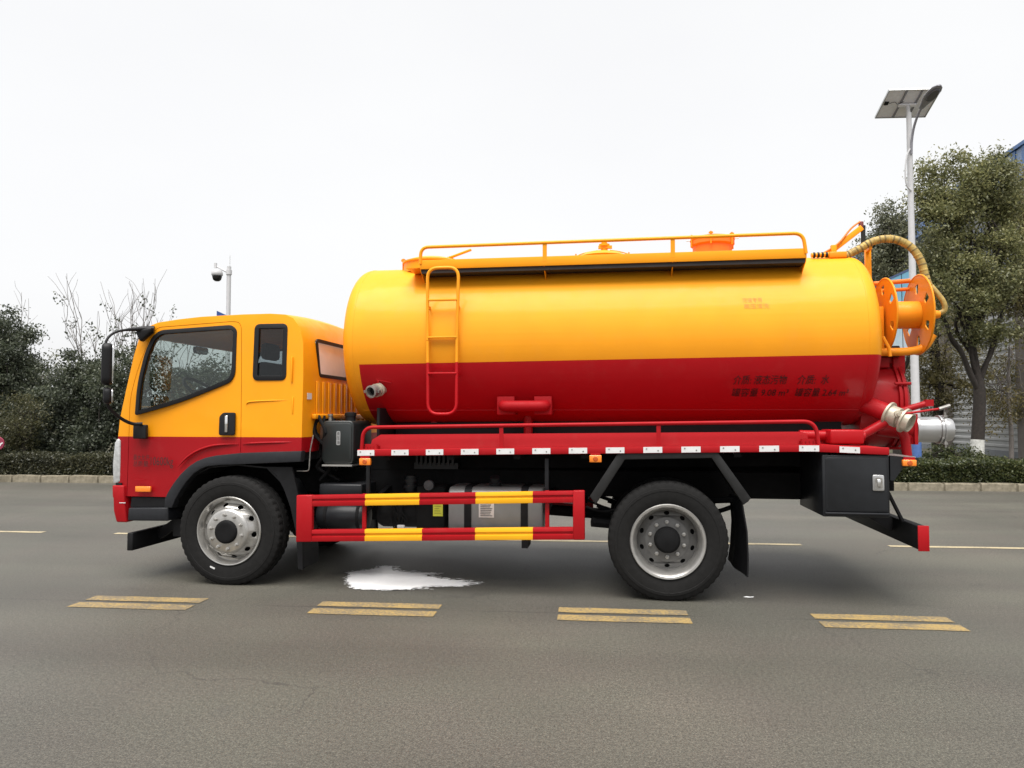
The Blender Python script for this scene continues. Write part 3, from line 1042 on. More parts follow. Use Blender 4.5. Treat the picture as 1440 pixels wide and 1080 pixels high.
b = MB().tube([(3.35, 0.30, 0.62), (3.70, 0.40, 0.58)], 0.045, 8).tube(spline([(3.30, 0.25, 0.76), (3.45, 0.26, 0.72), (3.6, 0.30, 0.74)], 4), 0.012, 6)
b.build('suspension_rod', M['dark'], truck)

# ---- deck
def dkz(x):
    return 1.272 + 0.0171 * (x - 1.24) if x < 5.2 else 1.340 - 0.040 * (x - 5.2)
deck = empty('deck', (0, 0, 0)); deck.parent = truck
def slab(x0, x1, y0, y1, zt, zb, name, mat, parent, nx=2, bev=0.0):
    b = MB()
    xs = sorted(set([x0, x1] + [q for q in (5.2,) if x0 < q < x1]))
    for a, c_ in zip(xs, xs[1:]):
        b.box(a, c_, y0, y1, 0, 1, fn=lambda x, y, z: (x, y, dkz(x) + (zt if z else zb)))
    return b.build(name, mat, parent, bev=bev)
slab(1.24, 5.80, 0.02, 2 * CV - 0.02, 0.0, -0.012, 'deck_plate', M['red2'], deck)
slab(1.24, 5.80, -0.022, 0.018, 0.004, -0.058, 'deck_edge', M['red2'], deck, bev=0.006)
slab(1.24, 5.80, 2 * CV - 0.018, 2 * CV + 0.022, 0.004, -0.058, 'deck_edge', M['red2'], deck, bev=0.006)
slab(1.24, 1.28, 0.02, 2 * CV - 0.02, -0.013, -0.058, 'deck_edge', M['red2'], deck)
for x in (1.5, 2.1, 2.7, 3.3, 4.6, 5.3):
    slab(x - 0.03, x + 0.03, 0.03, 2 * CV - 0.03, -0.014, -0.10, 'deck_bearer', M['dark'], deck)
# reflective tape on the edge
tx = [1.243 + 0.3205 * k for k in range(14)]
for x in tx:
    w_ = 0.16
    b = MB()
    n_ = 2
    b.box(x, x + w_, -0.0255, -0.0228, 0, 1, fn=lambda x, y, z: (x, y, dkz(x) + (-0.003 if z else -0.053)))
    t = b.build('reflective_tape', M['white'], deck)
    b = MB()
    for q, zz in ((0.028, -0.018), (0.125, -0.032)):
        b.lathe([(0.0, 0.0), (0.006, 0.0), (0.007, 0.004)], (x + q, -0.0285, dkz(x) + zz), (0, 1, 0), 8)
    b.build('rivet', M['steel'], t)
# hose trough: sloping red sheet with rounded front end
b = MB()
o_ = [(1.30, 0.0), (1.325, 0.085), (1.40, 0.130), (5.14, 0.105), (5.19, 0.09), (5.215, 0.0)]
for th, yy in ((0, 0.22), (1, 0.228)):
    pass
vs = []
for x, h in o_:
    vs.append((x, 0.13 + 0.03 * h / 0.13, dkz(x) + 0.002 + h))
for x, h in o_:
    vs.append((x, 0.138 + 0.03 * h / 0.13, dkz(x) + 0.002 + h))
k = len(o_)
b.add(vs, [tuple(range(k)), tuple(range(2 * k - 1, k - 1, -1))] + [(i, i + k, (i + 1) % k + k, (i + 1) % k) for i in range(k)])
b.build('hose_trough', M['red2'], deck, ang=25)
# deck hand rail
pts = bend_path([(1.262, 0.035, dkz(1.26) - 0.01), (1.275, 0.035, 1.475), (5.235, 0.035, 1.535), (5.262, 0.035, dkz(5.26) - 0.01)], 0.13, 8)
MB().tube(pts, 0.017, 10).build('deck_rail', M['red2'], deck)
for x in (2.56, 3.94):
    MB().box(x - 0.018, x + 0.018, 0.030, 0.040, dkz(x) - 0.01, 1.475 + 0.0151 * (x - 1.275)).build('rail_post', M['red2'], deck)
# perforated steps at the rail ends
for x0, x1 in ((1.285, 1.40), (5.13, 5.25)):
    b = MB()
    for i in range(5):
        b.box(x0, x1, 0.05 + 0.05 * i, 0.062 + 0.05 * i, dkz(x0) + 0.002, dkz(x0) + 0.05 - 0.006 * i)
    for i in range(5):
        xx = x0 + (x1 - x0) * i / 4
        b.box(xx - 0.004, xx + 0.004, 0.05, 0.26, dkz(x0) + 0.004, dkz(x0) + 0.03)
    b.build('grating', M['red'], deck)
# tank saddles and red horizontal pipe behind the trough
for x in (1.7, 3.1, 4.5, 5.3):
    b = MB().prism([(0.97, 1.35), (1.43, 1.35), (1.43, 1.53), (1.3, 1.50), (1.2, 1.48), (1.1, 1.50), (0.97, 1.53)], x - 0.03, x + 0.03, 'x')
    b.build('tank_saddle', M['red'], deck)
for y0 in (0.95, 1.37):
    slab(1.30, 5.70, y0, y0 + 0.08, 0.23, 0.001, 'sub_frame', M['black'], deck)  # red frame given black in place of the shade under the tank
for y0 in (0.74, 1.58):
    slab(1.10, 5.80, y0 + 0.02, y0 + 0.09, -0.013, -0.23, 'sub_frame', M['dark'], deck)  # added filler, keeps the space below the deck dark
MB().box(1.245, 1.275, 0.50, 1.90, 1.280, 1.66).build('gap_cover', M['black'], deck, bev=0.006)  # added black plate, hides the bright gap under the tank front
MB().box(1.32, 3.25, 1.72, 2.32, 0.62, 1.22).build('light_blocker', M['dark'], truck, bev=0.01)  # added dark box, closes off light showing below the deck
MB().box(4.75, 5.80, 1.60, 2.32, 0.80, 1.22).build('light_blocker', M['dark'], truck, bev=0.01)  # second added box, blocks light behind the rear wheels
MB().tube([(5.20, 0.45, 1.41), (5.75, 0.45, 1.40)], 0.045, 14).build('drain_pipe', M['red'], deck)
MB().box(5.42, 5.70, 0.28, 0.60, dkz(5.4) + 0.004, 1.46).build('pump_housing', M['red'], deck, bev=0.015)
MB().tube([(2.70, 0.86, 1.29), (2.70, 0.86, 1.60)], 0.045, 14).build('drain_pipe', M['red'], deck)

# ---- marker lamps
def marker(x, z, y=-0.02, w=0.105, h=0.062, name='marker_lamp'):
    b = MB().box(x, x + w, y - 0.012, y + 0.03, z - h, z)
    o = b.build(name, M['amber'], truck, bev=0.006)
    MB().lathe([(0, -0.018), (0.018, -0.017), (0.024, -0.010)], (x + w / 2, y, z - h / 2), (0, 1, 0), 16).build('reflector', M['amber_d'], o)
    MB().box(x + 0.01, x + w - 0.01, y - 0.004, y + 0.03, z + 0.001, z + 0.02).build('bracket', M['red'], o)
    return o
marker(1.262, 1.196)
marker(3.345, 1.240)
marker(5.90, 1.222, -0.018, 0.105, 0.052)

# ---- black tool box
b = MB()
b.box(5.275, 5.80, -0.005, 0.80, 0.745, 1.258)
tb = b.build('tool_box', M['box'], truck, bev=0.008)
b = MB().prism(rounded([(5.30, 0.79), (5.785, 0.79), (5.785, 1.235), (5.30, 1.235)], 0.02, 3), -0.0115, -0.006)
b.build('lid', M['box'], tb, bev=0.003)
MB().box(5.29, 5.79, -0.022, -0.006, 0.768, 0.782).build('sill', M['trim'], tb, bev=0.003)
lat = MB().prism(rounded([(5.665, 0.965), (5.755, 0.965), (5.755, 1.095), (5.665, 1.095)], 0.012, 3), -0.022, -0.012).build('latch', M['bright'], tb, bev=0.003)
b = MB().prism(rounded([(5.682, 0.985), (5.742, 0.985), (5.742, 1.075), (5.682, 1.075)], 0.02, 3), -0.0232, -0.0222)
b.build('latch_recess', M['steel'], lat)
MB().box(5.700, 5.726, -0.030, -0.0235, 1.0, 1.06).build('latch_lever', M['chrome'], lat, bev=0.004)
# rear end: side plate, lamp bracket, underrun bar
MB().prism([(5.81, 1.255), (6.03, 1.235), (6.03, 1.215), (5.93, 1.19), (5.84, 1.05), (5.81, 1.05)], 0.0, 0.03).build('rear_bracket', M['box'], truck)
MB().box(5.81, 6.02, 0.031, 2.36, 1.225, 1.245).build('rear_deck_lip', M['silver'], truck)
MB().box(5.90, 5.96, 0.35, 2.05, 0.93, 1.20).build('rear_crossbeam', M['dark'], truck, bev=0.01)
for y0 in (0.42, 1.64):
    b = MB().box(5.962, 5.985, y0, y0 + 0.34, 1.03, 1.15)
    b.build('tail_lamp', simple('tail_lamp_red', (0.35, 0.01, 0.01), 0.25), truck, bev=0.01)
ub = MB().box(6.02, 6.09, 0.012, 2 * CV - 0.012, 0.485, 0.678).build('underrun_bar', M['black'], truck, bev=0.006)
for y0, y1 in ((-0.002, 0.010), (2 * CV - 0.010, 2 * CV + 0.002)):
    MB().box(6.012, 6.098, y0, y1, 0.478, 0.685).build('end_cap', M['red'], ub, bev=0.003)
for k in range(6):
    MB().box(6.091, 6.093, 0.05 + 0.4 * k, 0.25 + 0.4 * k, 0.52, 0.64).build('reflective_stripe', M['white'] if k % 2 else M['red'], ub)
for y in (0.62, 1.78):
    MB().bar((5.62, y, 0.84), (6.03, y, 0.60), 0.06, 0.10).build('underrun_arm', M['black'], ub)
    MB().bar((5.86, y - 0.25, 1.03), (6.03, y - 0.25, 0.66), 0.05, 0.02).build('underrun_stay', M['black'], ub)

# ================================================================== TANK
TR, TZ, T0, T1 = 0.83, 2.317, 1.030, 5.795
def dish_prof(n_=14, depth=0.34, kn=0.20):
    """torispherical head, from rim (r=TR) to centre"""
    Rc, rk = 1.90, 0.125                      # crown and knuckle radii
    ck = TR - rk
    th = math.asin(ck / (Rc - rk))            # angle where the knuckle meets the crown
    out = [(ck + rk * math.cos(t), rk * math.sin(t)) for t in [(math.pi / 2 - th) * i / 8 for i in range(9)]]
    c0 = out[-1][1] - Rc * math.cos(th)
    out += [(Rc * math.sin(th * (1 - i / 9)), c0 + Rc * math.cos(th * (1 - i / 9))) for i in range(1, 10)]
    return out
hp = dish_prof(18)
prof = [(r, T0 - d) for r, d in reversed(hp)]
ns = 24
prof += [(TR, T0 + (T1 - T0) * i / ns) for i in range(1, ns)]
prof += [(r, T1 + d) for r, d in hp]
prof[0] = (0.0, prof[0][1]); prof[-1] = (0.0, prof[-1][1])
b = MB().lathe(prof, (0, CV, TZ), (1, 0, 0), 96)
tank = b.build('tank', M['tank'], truck, ang=60)
# weld seams (thin raised bands)
for x in (T0 + 0.005, T1 - 0.005):
    MB().lathe([(TR - 0.002, -0.006), (TR + 0.0022, -0.003), (TR + 0.0022, 0.003), (TR - 0.002, 0.006)], (x, CV, TZ), (1, 0, 0), 96).build('weld_seam', M['tank'], tank, ang=60)
# longitudinal seam low on the side, and reinforcing skirt
a = math.asin((1.64 - TZ) / TR)
yy = CV - TR * math.cos(a)
MB().box(T0, T1, yy - 0.004, yy + 0.01, 1.636, 1.642).build('weld_seam', M['tank'], tank)

def on_tank(x, z, off=0.0):
    dz = z - TZ
    r = TR + off
    return (x, CV - math.sqrt(max(0.0, r * r - dz * dz)), z)
def tank_normal(z):
    return Vector((0, on_tank(0, z)[1] - CV, z - TZ)).normalized()

# lettering
def tank_text(body, x0, z0, size, width, name='lettering', mat='ink', shear=0.0):
    def mp(x, y, t):
        th = y / TR
        a0 = math.asin((z0 - TZ) / TR)
        a_ = a0 + th
        rr2 = TR + 0.0035
        return (x0 + x, CV - rr2 * math.cos(a_), TZ + rr2 * math.sin(a_))
    me = text_mesh(body, size, mp, width, shear=shear)
    return tag(obj(name, me, M[mat], tank), kind='stuff')
tank_text('介质: 液态污物', 4.64, 1.876, 0.102, 0.47, shear=0.15)
tank_text('介质:  水', 5.20, 1.874, 0.102, 0.27, shear=0.15)
tank_text('罐容量 9.08 m³', 4.635, 1.768, 0.102, 0.50, shear=0.15)
tank_text('罐容量 2.64 m³', 5.195, 1.766, 0.102, 0.46, shear=0.15)
# scuffed remains of an old stencil high on the tank
m, n, l, p = node_mat('scuffed_yellow')
c = ramp(n, l, noise(n, l, coords(n, l), 40, 5, 0.7), [(0.4, (0.62, 0.26, 0.02)), (0.62, (0.42, 0.20, 0.03))])
l.new(c, p.inputs['Base Color']); p.inputs['Roughness'].default_value = 0.6
M['scuff'] = m
tank_text('污液专用', 4.72, 2.615, 0.055, 0.17, 'faded_stencil', 'scuff')
tank_text('高压清洗', 4.73, 2.555, 0.055, 0.22, 'faded_stencil', 'scuff')

# ladder
LY = 0.335
lad = empty('ladder', (0, 0, 0)); lad.parent = truck
zt, zb = 2.995, 1.598
pts = bend_path([(1.800, LY, 2.3), (1.795, LY, zt), (2.100, LY, zt), (2.085, LY, 2.3), (2.082, LY, zb), (1.806, LY, zb), (1.800, LY, 2.295)], 0.105, 7)
MB().tube(pts, 0.0155, 10).build('ladder_frame', M['tank'], lad)
for z in (2.685, 2.328, 1.985):
    b = MB().box(1.808, 2.086, LY - 0.02, LY + 0.022, z - 0.008, z + 0.008)
    b.build('rung', M['tank'], lad, bev=0.003)
for x in (1.800, 2.086):
    for z in (2.62, 1.98):
        q = on_tank(x, z)
        MB().bar((x, LY + 0.01, z), (x, q[1] + 0.01, z), 0.012, 0.03).build('ladder_bracket', M['tank'], lad)

# side valve with hose coupling
sv = empty('side_valve', (0, 0, 0)); sv.parent = truck
q = Vector(on_tank(1.285, 1.845))
ax = Vector((-0.30, -0.92, -0.18)).normalized()
MB().lathe([(0.05, -0.03), (0.05, 0.03), (0.066, 0.032), (0.066, 0.044), (0.052, 0.046), (0.052, 0.08), (0.066, 0.082), (0.066, 0.094), (0.05, 0.096)], q, ax, 24).build('valve_body', M['valve'], sv)
MB().lathe([(0.05, 0.09), (0.057, 0.10), (0.057, 0.155), (0.062, 0.158), (0.062, 0.175), (0.046, 0.178), (0.042, 0.155), (0.042, 0.12), (0, 0.12)], q, ax, 24).build('coupling', M['steel'], sv)
MB().lathe([(0, 0.125), (0.040, 0.125), (0.040, 0.121)], q, ax, 20).build('bore', M['dark'], sv)
for k in (-1, 1):
    MB().bar(q + ax * 0.12 + Vector((0.058 * k, 0, 0)), q + ax * 0.165 + Vector((0.070 * k, 0, 0.0)), 0.018, 0.026).build('cam_lever', M['steel'], sv)
h0 = q + ax * 0.05 + Vector((0, 0, 0.07))
MB().tube([h0, h0 + Vector((0, 0, 0.03))], 0.012, 8).bar(h0 + Vector((-0.02, 0, 0.03)), h0 + Vector((0.13, 0.0, 0.0)), 0.02, 0.008).build('handle', M['red'], sv)

# red side pipe between two flanged pads, ball valve on top
sp = empty('side_pipe', (0, 0, 0)); sp.parent = truck
for x0 in (2.44, 2.80):
    MB().box(x0 - 0.005, x0 + 0.165, 0.545, 0.80, 1.592, 1.768).build('pad', M['red2'], sp, bev=0.006)
z_ = 1.69
yo = on_tank(0, z_)[1]
yo = 0.575
pts = bend_path([(2.50, yo + 0.05, z_), (2.50, yo - 0.085, z_ - 0.015), (2.905, yo - 0.085, z_ - 0.015), (2.905, yo + 0.05, z_)], 0.075, 7)
MB().tube(pts, 0.052, 18).build('pipe', M['red2'], sp, ang=60)
bv = Vector((2.84, yo + 0.06, 1.765))
MB().tube([bv, bv + Vector((0, 0, 0.05))], 0.016, 10).lathe([(0, -0.026), (0.018, -0.022), (0.024, 0), (0.018, 0.022), (0, 0.026)], bv + Vector((0, 0, 0.07)), (0, 0, 1), 12).tube([bv + Vector((0, 0, 0.08)), bv + Vector((0, 0, 0.115))], 0.008, 8).lathe([(0.0, -0.035), (0.014, -0.035), (0.014, 0.035), (0, 0.035)], bv + Vector((0, 0, 0.065)), (1, 0, 0), 8).build('ball_valve', M['steel'], sp)
MB().bar(bv + Vector((0.04, 0, 0.118)), bv + Vector((0.235, -0.01, 0.112)), 0.022, 0.012).bar(bv + Vector((-0.005, 0, 0.118)), bv + Vector((0.05, 0, 0.118)), 0.018, 0.007).build('valve_lever', M['red2'], sp)

# catwalk on top
cw = empty('catwalk', (0, 0, 0)); cw.parent = truck
Y0, Y1 = 0.45, 0.86
MB().box(1.55, 5.29, Y0 + 0.004, Y1, 3.022, 3.030).build('walkway_plate', M['yellow'], cw)
MB().box(1.69, 5.29, Y0 - 0.004, Y0 + 0.003, 3.008, 3.098).build('fascia', M['yellow'], cw, bev=0.002)
MB().box(1.70, 5.28, Y0 + 0.012, 0.66, 2.970, 3.0205).build('walkway_shade_strip', M['channel'], cw)  # dark strip added in place of the shade under the walkway
b = MB().box(5.284, 5.290, Y0 + 0.004, Y1, 3.032, 3.07)
b.build('fascia', M['yellow'], cw)
b = MB()
for k in range(24):
    x = 1.75 + k * 0.15
    b.box(x, x + 0.09, Y0 + 0.05, Y1 - 0.03, 3.0305, 3.034)
b.build('tread', M['yellow'], cw)
for x in (1.692, 2.904, 4.104, 5.286):
    ya = on_tank(0, 2.92)[1]
    b = MB().prism([(Y0 + 0.006, 3.020), (Y1 - 0.1, 3.020), (on_tank(0, 2.99)[1], 2.99), (ya, 2.92), (ya - 0.012, 2.905), (Y0 + 0.02, 2.985)], x - 0.004, x + 0.004, 'x')
    b.build('catwalk_bracket', M['yellow'], cw)
pts = bend_path([(1.692, Y0, 3.06), (1.697, Y0, 3.225), (5.262, Y0, 3.237), (5.285, Y0, 3.05)], 0.085, 8)
MB().tube(pts, 0.0165, 10).build('top_rail', M['yellow'], cw)
for x in (2.911, 4.105):
    MB().box(x - 0.02, x + 0.02, Y0 - 0.005, Y0 + 0.005, 3.05, 3.232).build('rail_post', M['yellow'], cw)
# front hatch with lever, middle relief dome, rear orange hatch
fh = empty('front_hatch', (0, 0, 0)); fh.parent = truck
MB().lathe([(0.30, 3.05 - 3.05), (0.30, 0.10), (0.315, 0.105), (0.315, 0.12), (0.22, 0.155), (0.0, 0.175)], (1.66, 1.05, 3.07), (0, 0, 1), 36).build('hatch_cover', M['yellow'], fh)
MB().box(1.345, 1.365, 1.0, 1.10, 3.10, 3.24).tube([(1.355, 0.97, 3.215), (1.355, 1.13, 3.215)], 0.016, 8).build('hinge', M['orange'], fh)
MB().bar((1.83, 1.03, 3.235), (2.08, 1.03, 3.32), 0.035, 0.022).build('lever', M['yellow'], fh, bev=0.006)
MB().bar((1.84, 1.03, 3.12), (1.84, 1.03, 3.25), 0.02, 0.03).bar((1.84, 1.03, 3.25), (1.98, 1.03, 3.17), 0.02, 0.02).build('latch_post', M['yellow'], fh)
MB().lathe([(0.07, 0), (0.07, 0.05), (0.04, 0.07), (0, 0.075)], (2.22, 1.05, 3.13), (0, 0, 1), 20).build('vent_cap', M['yellow'], fh)
mh = empty('middle_hatch', (0, 0, 0)); mh.parent = truck
MB().lathe([(0.26, 0), (0.26, 0.09), (0.27, 0.10), (0.20, 0.14), (0.10, 0.165), (0.0, 0.17)], (3.44, 1.1, 3.10), (0, 0, 1), 36).build('hatch_cover', M['yellow'], mh)
b = MB().lathe([(0.035, 0.15), (0.035, 0.22), (0.055, 0.225), (0.055, 0.245), (0.03, 0.25), (0.03, 0.265), (0, 0.27)], (3.46, 1.1, 3.10), (0, 0, 1), 16)
b.bar((3.40, 1.08, 3.31), (3.54, 1.08, 3.31), 0.03, 0.03)
b.build('relief_valve', M['yellow'], mh)
b = MB()
for xx in (3.17, 3.71):
    b.bar((xx - 0.03, 1.08, 3.215), (xx + 0.03, 1.08, 3.215), 0.02, 0.02).bar((xx, 1.08, 3.19), (xx, 1.08, 3.25), 0.015, 0.015)
b.build('clamp', M['orange'], mh)
b = MB()
b.tube(spline([(3.15, 1.06, 3.21), (3.25, 1.06, 3.25), (3.40, 1.06, 3.275)], 5), 0.006, 6)
b.tube(spline([(3.52, 1.06, 3.275), (3.62, 1.06, 3.255), (3.70, 1.06, 3.23)], 5), 0.006, 6)
b.build('lid_bar', M['orange'], mh)
rh = empty('rear_hatch', (0, 0, 0)); rh.parent = truck
MB().lathe([(0.19, 0), (0.19, 0.225)], (4.535, 1.05, 3.10), (0, 0, 1), 36).build('hatch_neck', M['orange2'], rh)
MB().lathe([(0.212, 0.226), (0.218, 0.232), (0.218, 0.246), (0.20, 0.256), (0.14, 0.272), (0, 0.28)], (4.535, 1.05, 3.10), (0, 0, 1), 36).build('hatch_lid', M['orange2'], rh)
MB().lathe([(0.193, 0.17), (0.214, 0.185), (0.214, 0.2245)], (4.535, 1.05, 3.10), (0, 0, 1), 36).build('hatch_flange', M['orange2'], rh)
for k in range(6):
    a_ = R(20 + 60 * k)
    cx, cy = 4.535 + 0.222 * math.cos(a_), 1.05 + 0.222 * math.sin(a_)
    MB().tube([(cx, cy, 3.26), (cx, cy, 3.38)], 0.009, 7).bar((cx - 0.02, cy, 3.365), (cx + 0.02, cy, 3.365), 0.02, 0.014).build('eye_bolt', M['orange'], rh)
MB().tube([(4.28, 1.03, 3.335), (4.79, 1.03, 3.345)], 0.005, 6).build('locking_pin', M['steel'], rh)

# ---- rear end of the tank: red door, pipes
rd = empty('rear_door', (0, 0, 0)); rd.parent = truck
MB().lathe([(0.42, 5.85), (0.42, 6.18), (0.45, 6.182), (0.45, 6.205), (0.43, 6.207), (0.43, 6.222), (0.45, 6.224), (0.45, 6.25), (0.40, 6.28), (0.28, 6.33), (0.0, 6.36)], (0, 1.25, 1.70), (1, 0, 0), 56).build('door_shell', M['red'], rd)
b = MB().box(6.06, 6.15, 0.96, 1.06, 2.04, 2.22).box(6.18, 6.29, 0.96, 1.04, 1.98, 2.20).box(6.05, 6.30, 0.99, 1.02, 2.08, 2.20)
b.build('door_hinge', M['red'], rd, bev=0.008)
MB().lathe([(0, 0), (0.05, 0), (0.055, 0.02), (0.055, 0.2), (0, 0.22)], (6.02, 0.93, 2.19), (1, 0, 0), 16).build('hinge_cylinder', M['plastic'], rd)
for k in range(8):
    a_ = R(22 + 45 * k)
    c0 = Vector((6.215, 1.25 + 0.465 * math.cos(a_), 1.70 + 0.465 * math.sin(a_)))
    MB().tube([c0 + Vector((-0.07, 0, 0)), c0 + Vector((0.07, 0, 0))], 0.014, 8).build('door_bolt', M['red'], rd)
# outlet: red elbow, cream gate valve, lever
ov = empty('outlet_valve', (0, 0, 0)); ov.parent = truck
e0, e1 = Vector((5.80, 0.80, 1.72)), Vector((6.01, 0.62, 1.60))
dr_ = (e1 - e0).normalized()
MB().tube([e0, e1], 0.085, 22).build('outlet_pipe', M['red'], ov)
MB().lathe([(0.115, 0.0), (0.115, 0.018), (0.09, 0.020), (0.092, 0.10), (0.075, 0.105), (0.075, 0.14), (0.112, 0.142), (0.112, 0.160), (0.092, 0.162), (0.086, 0.21), (0.078, 0.212), (0.074, 0.18), (0, 0.18)], e1, dr_, 28).build('valve_body', M['valve'], ov)
hub = e1 + dr_ * 0.06 + Vector((0, -0.09, 0.02))
MB().lathe([(0.034, 0.03), (0.034, -0.02), (0.02, -0.022), (0.018, -0.035), (0, -0.035)], hub, (0, 1, 0), 16).build('valve_boss', M['valve'], ov)
MB().tube([hub + Vector((0.02, -0.03, 0.0)), hub + Vector((0.38, -0.05, 0.055))], 0.010, 8).build('valve_lever', M['red'], ov)
MB().tube([hub + Vector((0.32, -0.05, 0.045)), hub + Vector((0.41, -0.05, 0.075))], 0.016, 8).build('lever_grip', M['steel'], ov)
MB().tube(bend_path([(6.12, 0.66, 1.46), (6.16, 0.66, 1.40), (6.18, 0.66, 1.22)], 0.05), 0.042, 14).build('drain_spout', M['red'], ov)
MB().tube(bend_path([(5.62, 0.62, 1.38), (5.78, 0.60, 1.41), (6.02, 0.60, 1.55)], 0.05), 0.04, 12).build('bypass_pipe', M['red'], ov)
MB().tube([(6.05, 0.80, 1.58), (6.25, 0.78, 1.65), (6.42, 0.78, 1.70)], 0.03, 10).box(6.38, 6.45, 0.75, 0.80, 1.67, 1.73).build('door_clamp', M['red'], ov)
# silver rear outlet with clamp ring
so = empty('rear_outlet', (0, 0, 0)); so.parent = truck
MB().lathe([(0.135, 6.30), (0.135, 6.325), (0.118, 6.327), (0.118, 6.505)], (0, 0.84, 1.455), (1, 0, 0), 36).build('outlet_barrel', M['bright'], so)
MB().lathe([(0.118, 6.506), (0.132, 6.508), (0.132, 6.524), (0.122, 6.526), (0.122, 6.534), (0.132, 6.536), (0.132, 6.552), (0.112, 6.554)], (0, 0.84, 1.455), (1, 0, 0), 36).build('clamp_ring', M['bright'], so)
MB().lathe([(0.108, 6.555), (0.108, 6.60), (0.100, 6.625), (0.07, 6.635), (0, 6.638)], (0, 0.84, 1.455), (1, 0, 0), 36).build('outlet_cap', M['bright'], so)
b = MB()
for k in (-1, 1):
    b.bar((6.515, 0.72, 1.455 + 0.125 * k), (6.545, 0.72, 1.455 + 0.125 * k), 0.03, 0.02)
    b.tube([(6.53, 0.72, 1.455 + 0.10 * k), (6.53, 0.72, 1.455 + 0.16 * k)], 0.008, 7)
b.build('clamp_bolt', M['steel'], so)
b = MB()
for k in range(5):
    b.prism([(6.16 + 0.03 * k, 1.32), (6.185 + 0.03 * k, 1.32), (6.225 + 0.03 * k, 1.52), (6.20 + 0.03 * k, 1.52)], 0.76, 0.78)
b.box(6.27, 6.299, 0.72, 0.96, 1.32, 1.60)
b.build('outlet_neck', M['red'], so)
MB().tube([(6.02, 0.90, 1.50), (6.30, 0.84, 1.455)], 0.105, 20).build('outlet_pipe', M['red'], so)

# ---- hose reel
reel = empty('hose_reel', (0, 0, 0)); reel.parent = truck
RY, RZ_ = 0.86, 2.525
def reel_disc(x, rad, name='reel_disc'):
    polys = [[(rad * math.cos(2 * math.pi * k / 64), rad * math.sin(2 * math.pi * k / 64)) for k in range(64)]]
    for h in range(6):
        a_ = 2 * math.pi * h / 6 + 0.5
        hole = []
        for rr2, da in ((0.195, -0.13), (0.28, -0.17), (0.295, 0.13), (0.20, 0.14)):
            hole.append((rr2 * math.cos(a_ + da), rr2 * math.sin(a_ + da)))
        polys.append(rounded(hole, 0.015, 2))
    me = flat(polys, 0.010, mapf=lambda a, b_, t: (x + t, RY + a, RZ_ + b_), ang=30, name=name)
    o = obj(name, me, M['orange'], reel)
    b = MB()
    tor = [(rad * 1.0 + 0.009 * math.cos(2 * math.pi * k / 8), x + 0.009 * math.sin(2 * math.pi * k / 8)) for k in range(8)]
    b.lathe(tor, (0, RY, RZ_), (1, 0, 0), 64, close=True)
    b.build('disc_rim', M['orange'], o, ang=70)
    return o
reel_disc(6.075, 0.345)
reel_disc(6.375, 0.370)
MB().lathe([(0.128, 6.082), (0.128, 6.368)], (0, RY, RZ_), (1, 0, 0), 36).build('reel_drum', M['orange'], reel)
MB().lathe([(0.05, 6.38), (0.045, 6.50), (0.035, 6.56), (0, 6.565)], (0, RY, RZ_), (1, 0, 0), 20).build('reel_hub', M['orange'], reel)
b = MB().tube(bend_path([(6.02, 0.80, 2.175), (6.25, 0.80, 2.175), (6.40, 0.80, 2.20), (6.475, 0.80, 2.33)], 0.10), 0.038, 12)
b.build('reel_bracket', M['orange'], reel)
MB().box(5.99, 6.05, 0.78, 0.86, 2.15, 2.60).build('reel_bracket', M['orange'], reel, bev=0.008)
b = MB().tube([(6.05, 1.05, 2.86), (6.38, 1.05, 2.88)], 0.022, 10)
b.build('guide_bar', M['orange2'], reel)
b = MB().tube([(6.06, 1.05, 2.79), (6.38, 1.05, 2.80)], 0.018, 10)
b.build('guide_bar', M['orange2'], reel)
b = MB().tube([(5.98, 0.62, 2.30), (6.03, 0.62, 2.20), (6.04, 0.62, 2.12)], 0.016, 8)
b.build('feed_pipe', M['orange'], reel)
# upright frame and sloping boom
bm_ = empty('hose_frame', (0, 0, 0)); bm_.parent = truck
MB().box(5.99, 6.045, 1.08, 1.12, 2.72, 3.235).build('post', M['yellow'], bm_, bev=0.004)
MB().bar((5.60, 1.16, 3.14), (5.985, 1.16, 3.44), 0.05, 0.055).build('boom', M['yellow'], bm_, bev=0.004)
MB().bar((5.70, 1.10, 3.12), (5.70, 1.10, 3.26), 0.05, 0.05).build('boom_foot', M['yellow'], bm_, bev=0.004)
MB().box(5.96, 6.00, 1.14, 1.18, 3.40, 3.50).build('boom_head', simple('dark_red_bracket', (0.15, 0.02, 0.015), 0.6), bm_, bev=0.006)
MB().tube([(5.995, 1.16, 3.20), (6.0, 1.16, 3.46)], 0.022, 8).build('boom_cylinder', M['fender'], bm_)
MB().tube(spline([(5.58, 1.1, 3.17), (5.75, 1.12, 3.28), (5.88, 1.14, 3.43), (5.97, 1.15, 3.50)], 5), 0.010, 6).build('boom_cable', M['orange2'], bm_)
